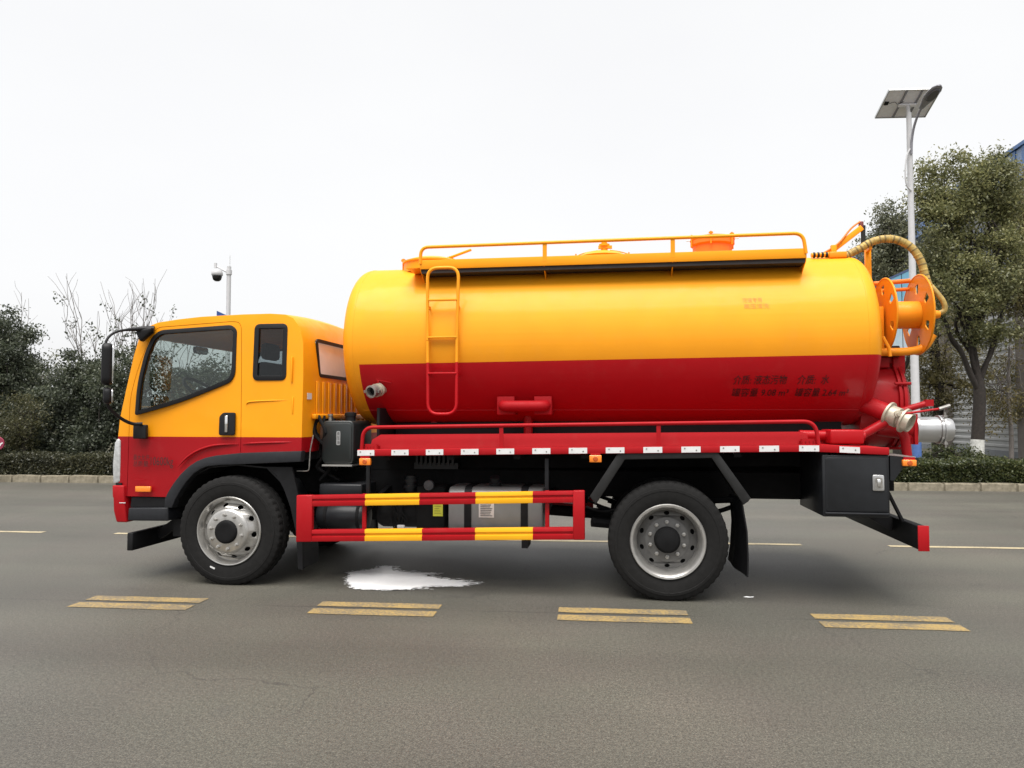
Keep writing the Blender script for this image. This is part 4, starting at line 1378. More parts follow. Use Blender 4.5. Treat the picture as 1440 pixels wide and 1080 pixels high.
# spiral-wrapped hose
hs = empty('wrapped_hose', (0, 0, 0)); hs.parent = truck
hpath = spline([(5.72, 0.93, 3.10), (5.80, 0.93, 3.135), (5.90, 0.93, 3.185), (5.985, 0.93, 3.235), (6.10, 0.92, 3.265), (6.22, 0.91, 3.25), (6.34, 0.90, 3.175), (6.42, 0.89, 3.04), (6.455, 0.89, 2.90), (6.48, 0.88, 2.80)], 8)
MB().tube(hpath, 0.036, 14).build('hose', M['hose'], hs)
MB().tube(spline([(6.46, 0.90, 2.86), (6.54, 0.87, 2.74), (6.595, 0.85, 2.64), (6.60, 0.85, 2.56), (6.53, 0.86, 2.53)], 6), 0.024, 12).build('hose_tail', M['hose'], hs)
for k in range(24):
    i = 2 + int(k * (len(hpath) - 5) / 24)
    c0, c1 = hpath[i], hpath[i + 1]
    d = (c1 - c0).normalized()
    MB().lathe([(0.036, -0.008), (0.0385, -0.005), (0.0385, 0.005), (0.036, 0.008)], c0, d, 14).build('hose_binding', M['hose_d'] if k % 3 else M['hose'], hs)
MB().tube([(5.44, 0.90, 3.125), (5.60, 0.90, 3.128)], 0.022, 12).build('inlet_hose', M['yellow'], hs)
for k in range(4):
    MB().lathe([(0.022, 0), (0.027, 0.003), (0.027, 0.020), (0.022, 0.023)], (5.455 + 0.038 * k, 0.90, 3.1255), (1, 0, 0), 14).build('coupling_ring', M['plastic'], hs)
MB().box(5.60, 5.76, 0.87, 1.16, 3.09, 3.15).build('hose_manifold', M['orange'], hs, bev=0.01)
MB().bar((5.99, 0.93, 3.20), (6.01, 1.08, 3.20), 0.03, 0.05).build('hose_saddle', M['yellow'], hs)

# ---- dark green oil tank behind the cab
ot = empty('oil_tank', (0, 0, 0)); ot.parent = truck
b = MB().prism(rounded([(0.755, 1.118), (1.075, 1.118), (1.075, 1.535), (0.755, 1.535)], 0.055, 5), 0.33, 0.85)
b.build('tank_shell', M['green'], ot, bev=0.012)
MB().prism(rounded([(0.775, 1.14), (1.055, 1.14), (1.055, 1.512), (0.775, 1.512)], 0.045, 5), 0.322, 0.329).build('front_cover', M['green'], ot, bev=0.003)
MB().lathe([(0.05, 0), (0.05, 0.05), (0.058, 0.052), (0.058, 0.08), (0.03, 0.09), (0, 0.09)], (0.985, 0.48, 1.53), (0, 0, 1), 20).build('filler_cap', M['plastic'], ot)
MB().lathe([(0.018, 0), (0.018, 0.05), (0.026, 0.052), (0.026, 0.07), (0, 0.07)], (0.80, 0.42, 1.53), (0, 0, 1), 14).build('breather', M['steel'], ot)
pl = MB().prism(rounded([(0.905, 1.30), (0.945, 1.30), (0.945, 1.435), (0.905, 1.435)], 0.014, 3), 0.316, 0.3215).build('level_plate', M['bright'], ot)
for k, ch in enumerate('液压油'):
    me = text_mesh(ch, 0.036, lambda x, y, t, k=k: (0.909 + x, 0.3145, 1.397 - 0.042 * k + y), 0.030)
    tag(obj('lettering', me, M['ink2'], pl), kind='stuff')
MB().box(0.77, 1.07, 0.30, 0.86, 1.098, 1.114).build('tank_shelf', M['silver'], ot)

# ================================================================== CAB
CY0, CY1 = 0.085, 2 * CV - 0.085
prof = [(-1.215, 0.80), (-1.262, 0.95), (-1.274, 1.15), (-1.272, 1.33), (-1.255, 1.55), (-1.195, 1.83), (-1.122, 2.17), (-1.070, 2.350), (-1.035, 2.415), (-0.97, 2.460), (-0.87, 2.497), (-0.65, 2.525),
        (-0.42, 2.545), (0.02, 2.560), (0.30, 2.562), (0.45, 2.550), (0.53, 2.515), (0.595, 2.43), (0.640, 2.28), (0.652, 2.0), (0.655, 1.30), (0.655, 0.80)]
def shear(x, y, z):
    k = 1.0 - 0.040 * max(0.0, z - 1.0) / 1.115 * 1.0
    bow = 0.012 * math.sin(max(0, min(1, (z - 0.8) / 1.7)) * math.pi)
    # plan taper towards the front corners
    fr = max(0.0, (-0.95 - x) / 0.32)
    k2 = 1.0 - 0.045 * min(1.0, fr) ** 1.6
    cr = 0.045 * max(0.0, min(1.0, (z - 2.25) / 0.25)) * (1 - min(1.0, abs(y - CV) / 1.115) ** 2)
    return (x, CV + (y - CV) * k * k2 * (1 + bow / 1.115), z + cr)
def solid(poly, y0, y1, bev, mi, seg=4):
    # several slices across so that the sides can be bent afterwards
    b = MB().prism(poly, y0, y1)
    me = b.mesh('solid', 30)
    bm = bmesh.new(); bm.from_mesh(me)
    cross = [e for e in bm.edges if abs(e.verts[0].co.y - e.verts[1].co.y) > 0.5]
    bmesh.ops.subdivide_edges(bm, edges=cross, cuts=7)
    if bev:
        es = []
        for e in bm.edges:
            a_, c_ = e.verts
            if abs(a_.co.y - c_.co.y) < 1e-6 and min(a_.co.z, c_.co.z) > 0.9 and (abs(a_.co.y - y0) < 1e-5 or abs(a_.co.y - y1) < 1e-5):
                es.append(e)
        bmesh.ops.bevel(bm, geom=es, offset=bev, segments=seg, profile=0.5, affect='EDGES', clamp_overlap=True)
    bmesh.ops.triangulate(bm, faces=[f for f in bm.faces if len(f.verts) > 4])
    for f in bm.faces: f.material_index = mi
    for q in bm.verts: q.co = shear(*q.co)
    bm.to_mesh(me); bm.free()
    for _ in range(3): me.materials.append(None)
    return me
outer = solid(prof, CY0, CY1, 0.075, 0)
inner = solid(inset(prof, 0.045), CY0 + 0.05, CY1 - 0.05, 0.0, 1)
shell = boolean(outer, inner, 'DIFFERENCE')
def cutter(poly, y0, y1, ax='y', mi=2):
    me = MB().prism(poly, y0, y1, ax).mesh('cut', 30)
    for _ in range(3): me.materials.append(None)
    for f in me.polygons: f.material_index = mi
    return me
door_win = [(-1.056, 1.600), (-1.046, 1.892), (-0.978, 2.205), (-0.915, 2.345), (-0.840, 2.408), (-0.099, 2.446), (-0.048, 2.405), (-0.048, 1.985), (-0.085, 1.915), (-0.177, 1.878), (-0.616, 1.712)]
door_win = rounded(door_win, [0.012, 0.12, 0.10, 0.03, 0.05, 0.03, 0.03, 0.05, 0.05, 0.04, 0.3], 4)
rear_win = rounded([(0.158, 1.930), (0.470, 1.930), (0.466, 2.450), (0.156, 2.450)], 0.045, 5)
shell = boolean(shell, cutter(inset(door_win, 0.0), -0.5, 3.0), 'DIFFERENCE')
shell = boolean(shell, cutter(rear_win, -0.5, 3.0), 'DIFFERENCE')
# windscreen opening and rear window
shell = boolean(shell, cutter(rounded([(0.27, 1.66), (2.13, 1.66), (2.03, 2.36), (0.37, 2.36)], 0.08, 4), -1.6, -0.93, 'x'), 'DIFFERENCE')
rw_poly = rounded([(0.50, 1.98), (1.90, 1.98), (1.98, 2.33), (0.42, 2.33)], 0.04, 4)
shell = boolean(shell, cutter(rw_poly, 0.55, 0.9, 'x'), 'DIFFERENCE')
# lower edge: front sill and wheel arch
arch_o = [(-2.0, 0.5), (-2.0, 0.80), (-0.690, 0.795)] + [(-0.655, 0.86), (-0.605, 0.935), (-0.535, 1.020), (-0.455, 1.093), (-0.375, 1.143), (-0.29, 1.176), (-0.18, 1.198), (0.04, 1.222), (0.40, 1.236), (2.0, 1.245), (2.0, 0.5)]
shell = boolean(shell, cutter(arch_o, -0.5, 3.0), 'DIFFERENCE')
# door split
door_out = [(-1.148, 0.70), (-1.152, 1.40), (-1.152, 1.75), (-1.080, 2.03), (-0.972, 2.31), (-0.920, 2.410), (-0.858, 2.452), (-0.10, 2.494), (-0.020, 2.488), (0.010, 2.430), (0.028, 2.0), (0.040, 1.50), (0.044, 0.70)]
door_out = rounded(door_out, [0, 0.1, 0.15, 0.1, 0.1, 0.03, 0.05, 0.02, 0.05, 0.05, 0.1, 0.1, 0], 4)
door_in = inset(door_out, 0.005)
door_me = boolean(shell.copy(), cutter(door_in, -0.3, 0.40), 'INTERSECT')
door_me2 = boolean(shell.copy(), cutter(door_in, 2.0, 2.8), 'INTERSECT')
shell = boolean(shell, cutter(door_out, -0.3, 0.40), 'DIFFERENCE')
shell = boolean(shell, cutter(door_out, 2.0, 2.8), 'DIFFERENCE')
def cab_obj(name, me, parent):
    me.materials.clear()
    me.name = name
    smooth(me, 32)
    o = obj(name, me, [M['cab'], M['interior'], M['plastic']], parent)
    return o
cab = cab_obj('cab', shell, truck)
door = cab_obj('door', door_me, truck)
door_far = cab_obj('door', door_me2, truck)

def side_y(x, z, s=0):
    y = shear(x, CY0, z)[1]
    return y if s == 0 else 2 * CV - y
def side_map(off, s=0):
    k = 1 if s == 0 else -1
    return lambda x, b_, t: (x, side_y(x, b_, s) + k * (off - t), b_)
for s, dd in ((0, door), (1, door_far)):
    obj('window_seal', flat([inset(door_win, -0.010), inset(door_win, 0.026)], 0.014, 0.003, mapf=side_map(0.004, s), name='window_seal'), M['plastic'], dd)
    obj('window_glass', flat([inset(door_win, 0.020)], 0.004, mapf=side_map(0.016, s), name='window_glass'), M['glass'], dd)
    obj('window_seal', flat([inset(rear_win, -0.010), inset(rear_win, 0.030)], 0.014, 0.003, mapf=side_map(0.004, s), name='window_seal'), M['plastic'], cab)
    obj('side_window', flat([inset(rear_win, 0.024)], 0.004, mapf=side_map(0.016, s), name='side_window'), M['glass_dark'], cab)
    # handle
    hpoly = rounded([(-0.170, 1.400), (-0.016, 1.400), (-0.016, 1.610), (-0.135, 1.610), (-0.170, 1.575)], 0.018, 3)
    h = obj('door_handle', flat([hpoly], 0.012, 0.003, mapf=side_map(-0.006, s), name='door_handle'), M['plastic'], dd)
    k = 1 if s == 0 else -1
    yb = side_y(-0.1, 1.5, s)
    b = MB().box(-0.108, -0.080, yb - 0.030 * k, yb - 0.016 * k, 1.425, 1.585)
    b.build('handle_grip', M['chrome'], dd, bev=0.005)
    # crease line trim of the rear quarter, mirror foot, arch trim
    arch_i = [(-0.632, 0.715), (-0.600, 0.790), (-0.551, 0.872), (-0.485, 0.962), (-0.409, 1.042), (-0.340, 1.085), (-0.275, 1.110), (-0.15, 1.124), (0.05, 1.134), (0.40, 1.150), (0.655, 1.163)]
    arch_t = [(0.662, 1.243), (0.40, 1.235), (0.04, 1.220), (-0.18, 1.196), (-0.29, 1.174), (-0.375, 1.141), (-0.455, 1.091), (-0.535, 1.018), (-0.605, 0.933), (-0.655, 0.858), (-0.690, 0.793), (-0.692, 0.715)]
    split = -0.003
    half1 = [q for q in arch_i if q[0] < -0.1] + [(0.040, 1.1335), (0.040, 1.219)] + [q for q in arch_t if q[0] < -0.1]
    half2 = [(0.046, 1.1338), (0.40, 1.150), (0.655, 1.163), (0.662, 1.243), (0.40, 1.235), (0.046, 1.2195)]
    for hp_ in (half1, half2):
        me = flat([hp_], 0.075, 0.010, mapf=side_map(0.012, s), name='arch_trim')
        obj('arch_trim', me, M['trim'], dd if hp_ is half1 else cab)
    # step below the door
    b = MB().prism([(-1.118, 0.566), (-0.690, 0.572), (-0.690, 0.700), (-1.112, 0.690)], side_y(-0.9, 0.8, s) + 0.012 * k, side_y(-0.9, 0.8, s) + 0.30 * k)
    st = b.build('step', M['trim'], cab, bev=0.012)
    b = MB().prism([(-1.112, 0.695), (-0.690, 0.703), (-0.690, 0.792), (-1.10, 0.792)], side_y(-0.9, 0.8, s) + 0.045 * k, side_y(-0.9, 0.8, s) + 0.30 * k)
    b.build('step_recess', M['black'], cab)
    b = MB().prism([(-0.74, 0.40), (-0.62, 0.40), (-0.62, 0.57), (-0.74, 0.57)], 0.26 if s == 0 else 2.06, 0.34 if s == 0 else 2.14)
    b.build('step_hanger', M['black'], cab)
    b = MB().box(-1.025, -0.867, side_y(-0.95, 0.87, s) - 0.014 * k, side_y(-0.95, 0.87, s) + 0.01 * k, 0.849, 0.902)
    b.build('side_marker', M['amber'], dd, bev=0.005)
    b = MB().box(-1.045, -0.93, side_y(-0.95, 0.97, s) - 0.004 * k, side_y(-0.95, 0.97, s) + 0.003 * k, 0.964, 0.969)
    b.build('pressing', M['cab'], dd)
    # bumper corner
# raised pressings on the door above the arch and on the quarter
def pressing(pts, w, parent, name='pressing', h=0.008):
    b = MB()
    P3 = [Vector((x, side_y(x, z) + w * 0.60, z)) for x, z in pts]
    P3 = spline(P3, 5)
    b.tube(P3, [w * min(1.0, 0.25 + 3.5 * min(i, len(P3) - 1 - i) / len(P3)) for i in range(len(P3))], 8)
    o = b.build(name, M['cab'], parent, ang=70)
    return o
pressing([(-0.60, 1.09), (-0.50, 1.185), (-0.38, 1.255), (-0.22, 1.30), (0.02, 1.315)], 0.012, door)
pressing([(0.06, 1.318), (0.30, 1.328), (0.60, 1.335)], 0.010, cab)
pressing([(0.085, 1.69), (0.12, 1.715), (0.30, 1.725), (0.50, 1.73)], 0.007, cab)
# hinge-side vertical beading at the rear corner
b = MB()
for x, z0, z1 in ((0.535, 1.90, 2.14), (0.55, 1.60, 1.76), (0.548, 1.42, 1.50)):
    b.box(x, x + 0.014, side_y(x, 1.8) - 0.010, side_y(x, 1.8) + 0.03, z0, z1)
b.build('vent_clip', M['yellow'], cab, bev=0.003)
# seat belt sticker on the rear corner
MB().box(0.656, 0.659, 0.20, 0.30, 1.74, 1.80).build('sticker', M['white'], cab)
# back panel ribs
for k in range(11):
    y = 0.40 + 0.15 * k
    MB().box(0.655, 0.668, y, y + 0.06, 1.42, 1.92).build('back_rib', M['yellow'], cab, bev=0.005)
MB().box(0.655, 0.700, 0.30, 2.1, 1.55, 1.60).build('back_rib', M['yellow'], cab, bev=0.01)
# dirty lower back: dark heat shield between the cab and the chassis
MB().box(0.30, 0.64, 0.20, 2.2, 1.16, 1.235).build('cab_floor_beam', M['black'], cab)
obj('rear_window', flat([inset(rw_poly, 0.014)], 0.005, mapf=lambda a_, b_, t: (0.628 + t, a_, b_), name='rear_window'), M['sky_pane'], cab)  # pane colour carries a painted sky reflection
obj('window_seal', flat([inset(rw_poly, -0.014), inset(rw_poly, 0.020)], 0.014, mapf=lambda a_, b_, t: (0.650 + t, a_, b_), name='window_seal'), M['plastic'], cab)
# windscreen
def ws(y, z, off=0.0):
    pts = [(1.55, -1.255), (1.83, -1.195), (2.17, -1.122), (2.35, -1.070), (2.45, -1.03)]
    for (a_, xa), (b_, xb) in zip(pts, pts[1:]):
        if z <= b_: break
    x = xa + (xb - xa) * (z - a_) / (b_ - a_)
    return x + off - 0.05 * (1 - ((y - CV) / 0.95) ** 2)
b = MB()
ny, nz = 16, 8
for i in range(nz + 1):
    for j in range(ny + 1):
        z = 1.62 + (2.385 - 1.62) * i / nz
        hw = 0.955 - 0.11 * (z - 1.62) / 0.76
        y = CV - hw + 2 * hw * j / ny
        b.v.append((ws(y, z, 0.018), y, z))
b.f = [(i * (ny + 1) + j, i * (ny + 1) + j + 1, (i + 1) * (ny + 1) + j + 1, (i + 1) * (ny + 1) + j) for i in range(nz) for j in range(ny)]
b.build('windscreen', M['screen'], cab, ang=80)
# black windscreen side strip / grab handle at the pillar
for s in (0, 1):
    yy = 0.24 if s == 0 else 2 * CV - 0.24
    b = MB().tube([(-1.175, yy, 2.02), (-1.165, yy, 2.06), (-1.135, yy, 2.20), (-1.125, yy, 2.24)], [0.012, 0.02, 0.02, 0.012], 10)
    b.build('grab_handle', M['plastic'], cab)
# front face: grille panel and wiper cowl
MB().box(-1.300, -1.268, 0.45, 1.95, 1.05, 1.35).build('grille', M['plastic'], cab, bev=0.01)
for k in range(4):
    MB().box(-1.312, -1.301, 0.5, 1.9, 1.09 + 0.06 * k, 1.115 + 0.06 * k).build('grille_bar', M['bright'], cab)
for y0 in (0.55, 1.25):
    b = MB().tube([(-1.285, y0, 1.60), (-1.27, y0 + 0.55, 1.72)], 0.008, 6)
    b.build('wiper', M['plastic'], cab)
# headlights
for s in (0, 1):
    k = 1 if s == 0 else -1
    ya = side_y(-1.25, 1.0, s)
    b = MB().prism([(-1.300, 0.92), (-1.262, 0.92), (-1.225, 0.94), (-1.236, 1.34), (-1.262, 1.362), (-1.292, 1.32), (-1.31, 1.1)], ya - 0.004 * k, ya + 0.36 * k)
    hl = b.build('headlight', M['headlamp'], cab, bev=0.012)
# bumper
b = MB()
bp = [(-1.290, 0.905), (-1.165, 0.905), (-1.160, 0.80), (-1.125, 0.55), (-1.235, 0.55), (-1.268, 0.66), (-1.275, 0.78), (-1.284, 0.80)]
b.prism(bp, 0.095, 2 * CV - 0.095)
bump_o = b.build('bumper', M['red'], cab, bev=0.012)
MB().box(-1.205, -1.14, 0.092, 0.0945, 0.735, 0.742).build('bumper_line', M['white'], bump_o)
b = MB().box(-1.262, -1.20, 0.11, 2.29, 0.906, 0.928)
b.build('bumper_top', M['plastic'], bump_o)
# front underrun beam
MB().box(-1.135, -1.075, 0.12, 2 * CV - 0.12, 0.275, 0.445).build('front_underrun_bar', M['black'], truck, bev=0.008)
for y in (0.55, 1.75):
    MB().bar((-1.08, y, 0.36), (-0.70, y, 0.62), 0.06, 0.09).build('underrun_arm', M['black'], truck)
MB().bar((-0.60, 0.30, 0.55), (-0.28, 0.50, 0.62), 0.05, 0.05).build('steering_arm', M['black'], truck)
# wheel arch liner
for s in (0, 1):
    y0, y1 = (0.12, 0.52) if s == 0 else (2 * CV - 0.52, 2 * CV - 0.12)
    b = MB()
    path = [(-0.64, 0.70), (-0.56, 0.86), (-0.42, 1.02), (-0.28, 1.09), (0.0, 1.115), (0.30, 1.09), (0.44, 0.96), (0.56, 0.74), (0.62, 0.50), (0.645, 0.30), (0.650, 0.15)]
    for (xa, za), (xb, zb_) in zip(path, path[1:]):
        b.bar((xa, (y0 + y1) / 2, za), (xb, (y0 + y1) / 2, zb_), y1 - y0, 0.014, up=(-(zb_ - za), 0, xb - xa))
    ln = b.build('arch_liner', M['plastic'], truck)
    lip = MB()
    pi = [(0.30, 1.10), (0.40, 1.02), (0.475, 0.90), (0.545, 0.72), (0.60, 0.50), (0.615, 0.33), (0.625, 0.15)]
    po = [(0.672, 0.15), (0.67, 0.31), (0.665, 0.50), (0.64, 0.74), (0.60, 0.92), (0.55, 1.10)]
    lip.prism(pi + po, y0 - 0.012 if s == 0 else y1 + 0.012, y0 + 0.015 if s == 0 else y1 - 0.015)
    lip.build('liner_lip', M['black'], ln)
# lettering on the door: stacked small characters, then figures
def door_text(body, x0, z0, size, width, parent=None):
    me = text_mesh(body, size, lambda x, y, t: (x0 + x, side_y(x0 + x, z0 + y) - 0.0025, z0 + y), width)
    tag(obj('lettering', me, M['ink'], parent or door), kind='stuff')
door_text('最大允许', -1.066, 1.158, 0.060, 0.178)
door_text('总质量:', -1.066, 1.096, 0.060, 0.178)
door_text('10600kg', -0.875, 1.105, 0.115, 0.235)
# mirrors
for s in (0, 1):
    k = 1 if s == 0 else -1
    def Y(y): return y if s == 0 else 2 * CV - y
    ma = empty('side_mirror', (0, 0, 0)); ma.parent = truck
    pts = spline([(-0.90, Y(0.13), 2.425), (-1.02, Y(0.06), 2.425), (-1.12, Y(-0.10), 2.385), (-1.155, Y(-0.20), 2.30), (-1.150, Y(-0.24), 2.15)], 6)
    MB().tube(pts, [0.040 - 0.028 * min(1, i / 10) for i in range(len(pts))], 10).build('mirror_arm', M['plastic'], ma)
    b = MB().prism([(-1.005, 2.30), (-0.895, 2.395), (-0.885, 2.440), (-1.00, 2.425), (-1.06, 2.40)], Y(0.06), Y(0.13))
    b.build('arm_shroud', M['plastic'], ma, bev=0.015)
    pts = spline([(-1.110, Y(-0.24), 1.74), (-1.105, Y(-0.22), 1.66), (-1.07, Y(-0.10), 1.56), (-1.02, Y(0.0), 1.507), (-0.955, Y(0.06), 1.505)], 6)
    MB().tube(pts, 0.016, 9).build('mirror_arm', M['plastic'], ma)
    b = MB().prism(rounded([(-1.055, 1.36), (-0.92, 1.36), (-0.92, 1.495), (-1.055, 1.495)], 0.012, 3), side_y(-1.0, 1.43, s) - 0.035 * k, side_y(-1.0, 1.43, s) + 0.01 * k)
    b.build('mirror_foot', M['plastic'], ma, bev=0.008)
    # main housing: rounded slab, glass facing rearwards
    hp_ = rounded([(-0.36, 1.865), (-0.16, 1.865), (-0.15, 2.255), (-0.37, 2.255)], 0.07, 6)
    hp_ = [(Y(a_), b_) for a_, b_ in hp_]
    def turn(x, y, z):
        a_ = R(34) * k
        cx, cy = -1.09, Y(-0.26)
        dx, dy = x - cx, y - cy
        return (cx + dx * math.cos(a_) - dy * math.sin(a_), cy + dx * math.sin(a_) + dy * math.cos(a_), z)
    b = MB().prism(hp_, -1.145, -1.055, 'x')
    b.build('mirror_housing', M['plastic'], ma, bev=0.028, fn=turn)
    b = MB().prism(inset(hp_, 0.015), -1.0545, -1.048, 'x')
    b.build('mirror_glass', M['chrome'], ma, fn=turn)
    b = MB()
    hp2 = [(Y(a_), b_) for a_, b_ in rounded([(-0.35, 1.69), (-0.17, 1.69), (-0.17, 1.845), (-0.35, 1.845)], 0.06, 6)]
    b.prism(hp2, -1.125, -1.055, 'x')
    b.build('wide_mirror_housing', M['plastic'], ma, bev=0.025, fn=turn)
    MB().prism(inset(hp2, 0.012), -1.0545, -1.047, 'x').build('mirror_glass', M['chrome'], ma, fn=turn)

# interior
it = empty('cab_interior', (0, 0, 0)); it.parent = truck
b = MB().prism([(-1.20, 1.26), (-0.80, 1.26), (-0.80, 1.50), (-0.90, 1.60), (-1.05, 1.665), (-1.19, 1.64)], 0.16, 2.24)
b.build('dashboard', M['seat'], it, bev=0.03)
MB().box(-1.05, -0.82, 0.42, 0.85, 1.58, 1.72).build('instrument_hood', M['seat'], it, bev=0.05)
MB().box(-1.1, 0.6, 0.16, 2.24, 1.20, 1.255).build('cab_floor', M['seat'], it)
def seat(y):
    MB().box(-0.50, 0.02, y - 0.25, y + 0.25, 1.36, 1.52).build('seat_cushion', M['seat'], it, bev=0.05)
    MB().box(-0.07, 0.07, y - 0.24, y + 0.24, 1.50, 2.12, fn=lambda x, yy_, z: (x + 0.14 * (z - 1.5), yy_, z)).build('seat_back', M['seat'], it, bev=0.05)
    MB().box(0.02, 0.12, y - 0.14, y + 0.14, 2.15, 2.32).build('headrest', M['seat'], it, bev=0.04)
seat(0.62); seat(1.75)
sw = Vector((-0.66, 0.62, 1.83))
axw = Vector((0.62, 0, 0.78)).normalized()
b = MB()
tor = [(0.225 + 0.017 * math.cos(2 * math.pi * k / 10), 0.017 * math.sin(2 * math.pi * k / 10)) for k in range(10)]
b.lathe(tor, sw, axw, 40, close=True)
e1 = axw.cross(Vector((0, 1, 0))).normalized()
for d in (Vector((0, 1, 0)), Vector((0, -1, 0)), -e1):
    b.bar(sw, sw + d * 0.22, 0.035, 0.014, up=axw)
b.lathe([(0, -0.03), (0.06, -0.02), (0.065, 0.02), (0.03, 0.03), (0, 0.03)], sw, axw, 20)
b.build('steering_wheel', M['plastic'], it)
MB().tube([sw, sw - axw * 0.45], 0.035, 12).build('steering_column', M['plastic'], it)
b = MB().prism(rounded([(1.08, 2.275), (1.34, 2.275), (1.35, 2.355), (1.07, 2.355)], 0.035, 4), -1.075, -1.045, 'x')
im = b.build('rear_view_mirror', M['plastic'], it, bev=0.008)
MB().prism(rounded([(1.09, 2.285), (1.33, 2.285), (1.34, 2.345), (1.08, 2.345)], 0.03, 4), -1.0445, -1.042, 'x').build('mirror_glass', M['chrome'], im)
MB().tube([(-1.06, 1.21, 2.35), (-1.08, 1.21, 2.45)], 0.008, 6).build('mirror_stem', M['plastic'], im)

# ================================================================== ROADSIDE
def clump_pts(rng, ells, n_clump, n_leaf, csize, shell=0.55, zmin=None):
    """leaf positions: clumps inside ellipsoids (centre, radii, weight), leaves gaussian round each clump"""
    ells = [(np.array(c), np.array(r), w) for c, r, w in ells]
    W = np.array([w for _, _, w in ells], float); W /= W.sum()
    cs = []
    for i in range(n_clump):
        c, r, _ = ells[rng.choice(len(ells), p=W)]
        d = rng.normal(size=3); d /= np.linalg.norm(d)
        rad = (shell + (1 - shell) * rng.random()) if rng.random() < 0.8 else rng.random() ** (1 / 3)
        cs.append(c + d * r * rad)
    cs = np.array(cs)
    idx = rng.integers(0, n_clump, n_leaf)
    sz = csize * (0.6 + 0.8 * rng.random(n_clump))
    P = cs[idx] + np.clip(rng.normal(size=(n_leaf, 3)), -1.9, 1.9) * sz[idx][:, None] * np.array([1, 1, 0.72])
    if zmin is not None:
        P = P[P[:, 2] > zmin]
    return P, cs

def leaves_mesh(name, P, rng, length, width, up=0.35):
    n_ = len(P)
    d = rng.normal(size=(n_, 3)); d[:, 2] -= 0.15
    d /= np.linalg.norm(d, axis=1)[:, None]
    nn = rng.normal(size=(n_, 3)); nn[:, 2] += up * 3
    s = np.cross(d, nn); s /= (np.linalg.norm(s, axis=1)[:, None] + 1e-9)
    k = (0.65 + 0.7 * rng.random(n_))[:, None]
    a = P - d * length * k * 0.5
    t = P + d * length * k * 0.5
    l_ = P + s * width * k * 0.5 - d * length * k * 0.06
    r_ = P - s * width * k * 0.5 - d * length * k * 0.06
    V = np.stack([a, l_, t, r_], 1).reshape(-1, 3).astype(np.float32)
    me = bpy.data.meshes.new(name)
    me.vertices.add(4 * n_)
    me.vertices.foreach_set('co', V.ravel())
    me.loops.add(4 * n_)
    me.loops.foreach_set('vertex_index', np.arange(4 * n_, dtype=np.int32))
    me.polygons.add(n_)
    me.polygons.foreach_set('loop_start', np.arange(0, 4 * n_, 4, dtype=np.int32))
    me.update(calc_edges=True)
    me.validate()
    return me

def limb(b, rng, a, c, r0, r1, wig=0.08, seg=7, n_=6):
    a, c = Vector(a), Vector(c)
    L = (c - a).length
    pts = []
    for i in range(n_ + 1):
        t = i / n_
        q = a.lerp(c, t)
        if 0 < i < n_:
            q += Vector(rng.normal(size=3) * wig * L * 0.5)
        q.z += 0.06 * L * math.sin(t * math.pi)
        pts.append(q)
    sp_ = spline(pts, 3)
    b.tube(sp_, [r0 + (r1 - r0) * i / (len(sp_) - 1) for i in range(len(sp_))], seg)
    return sp_

def tree(name, label, base, trunk, ells, n_clump, n_leaf, csize, leaf, lmat, seed, group=None, cat='tree', n_limb=14, bark='bark', twig_r=0.02, zmin=0.3, up=0.35):
    """trunk: list of (dx, dy, z, r); ells relative to base"""
    rng = np.random.default_rng(seed)
    root = empty(name, base)
    tag(root, label, cat, group)
    P, cs = clump_pts(rng, ells, n_clump, n_leaf, csize, zmin=zmin)
    obj('crown', leaves_mesh('crown', P, rng, leaf[0], leaf[1], up), M[lmat], root)
    b = MB()
    tp = spline([(q[0], q[1], q[2]) for q in trunk], 5)
    rad = np.interp(np.linspace(0, 1, len(tp)), np.linspace(0, 1, len(trunk)), [q[3] for q in trunk])
    b.tube(tp, list(rad), 12)
    t_o = b.build('trunk', M[bark], root, ang=70)
    b = MB()
    order = rng.permutation(len(cs))[:n_limb]
    for i in order:
        c = cs[i]
        j = int(len(tp) * (0.55 + 0.43 * rng.random()))
        j = min(j, len(tp) - 1)
        limb(b, rng, tp[j], c, max(twig_r, rad[j] * 0.5), twig_r * 0.35)
    b.build('limbs', M[bark], root, ang=70)
    return root

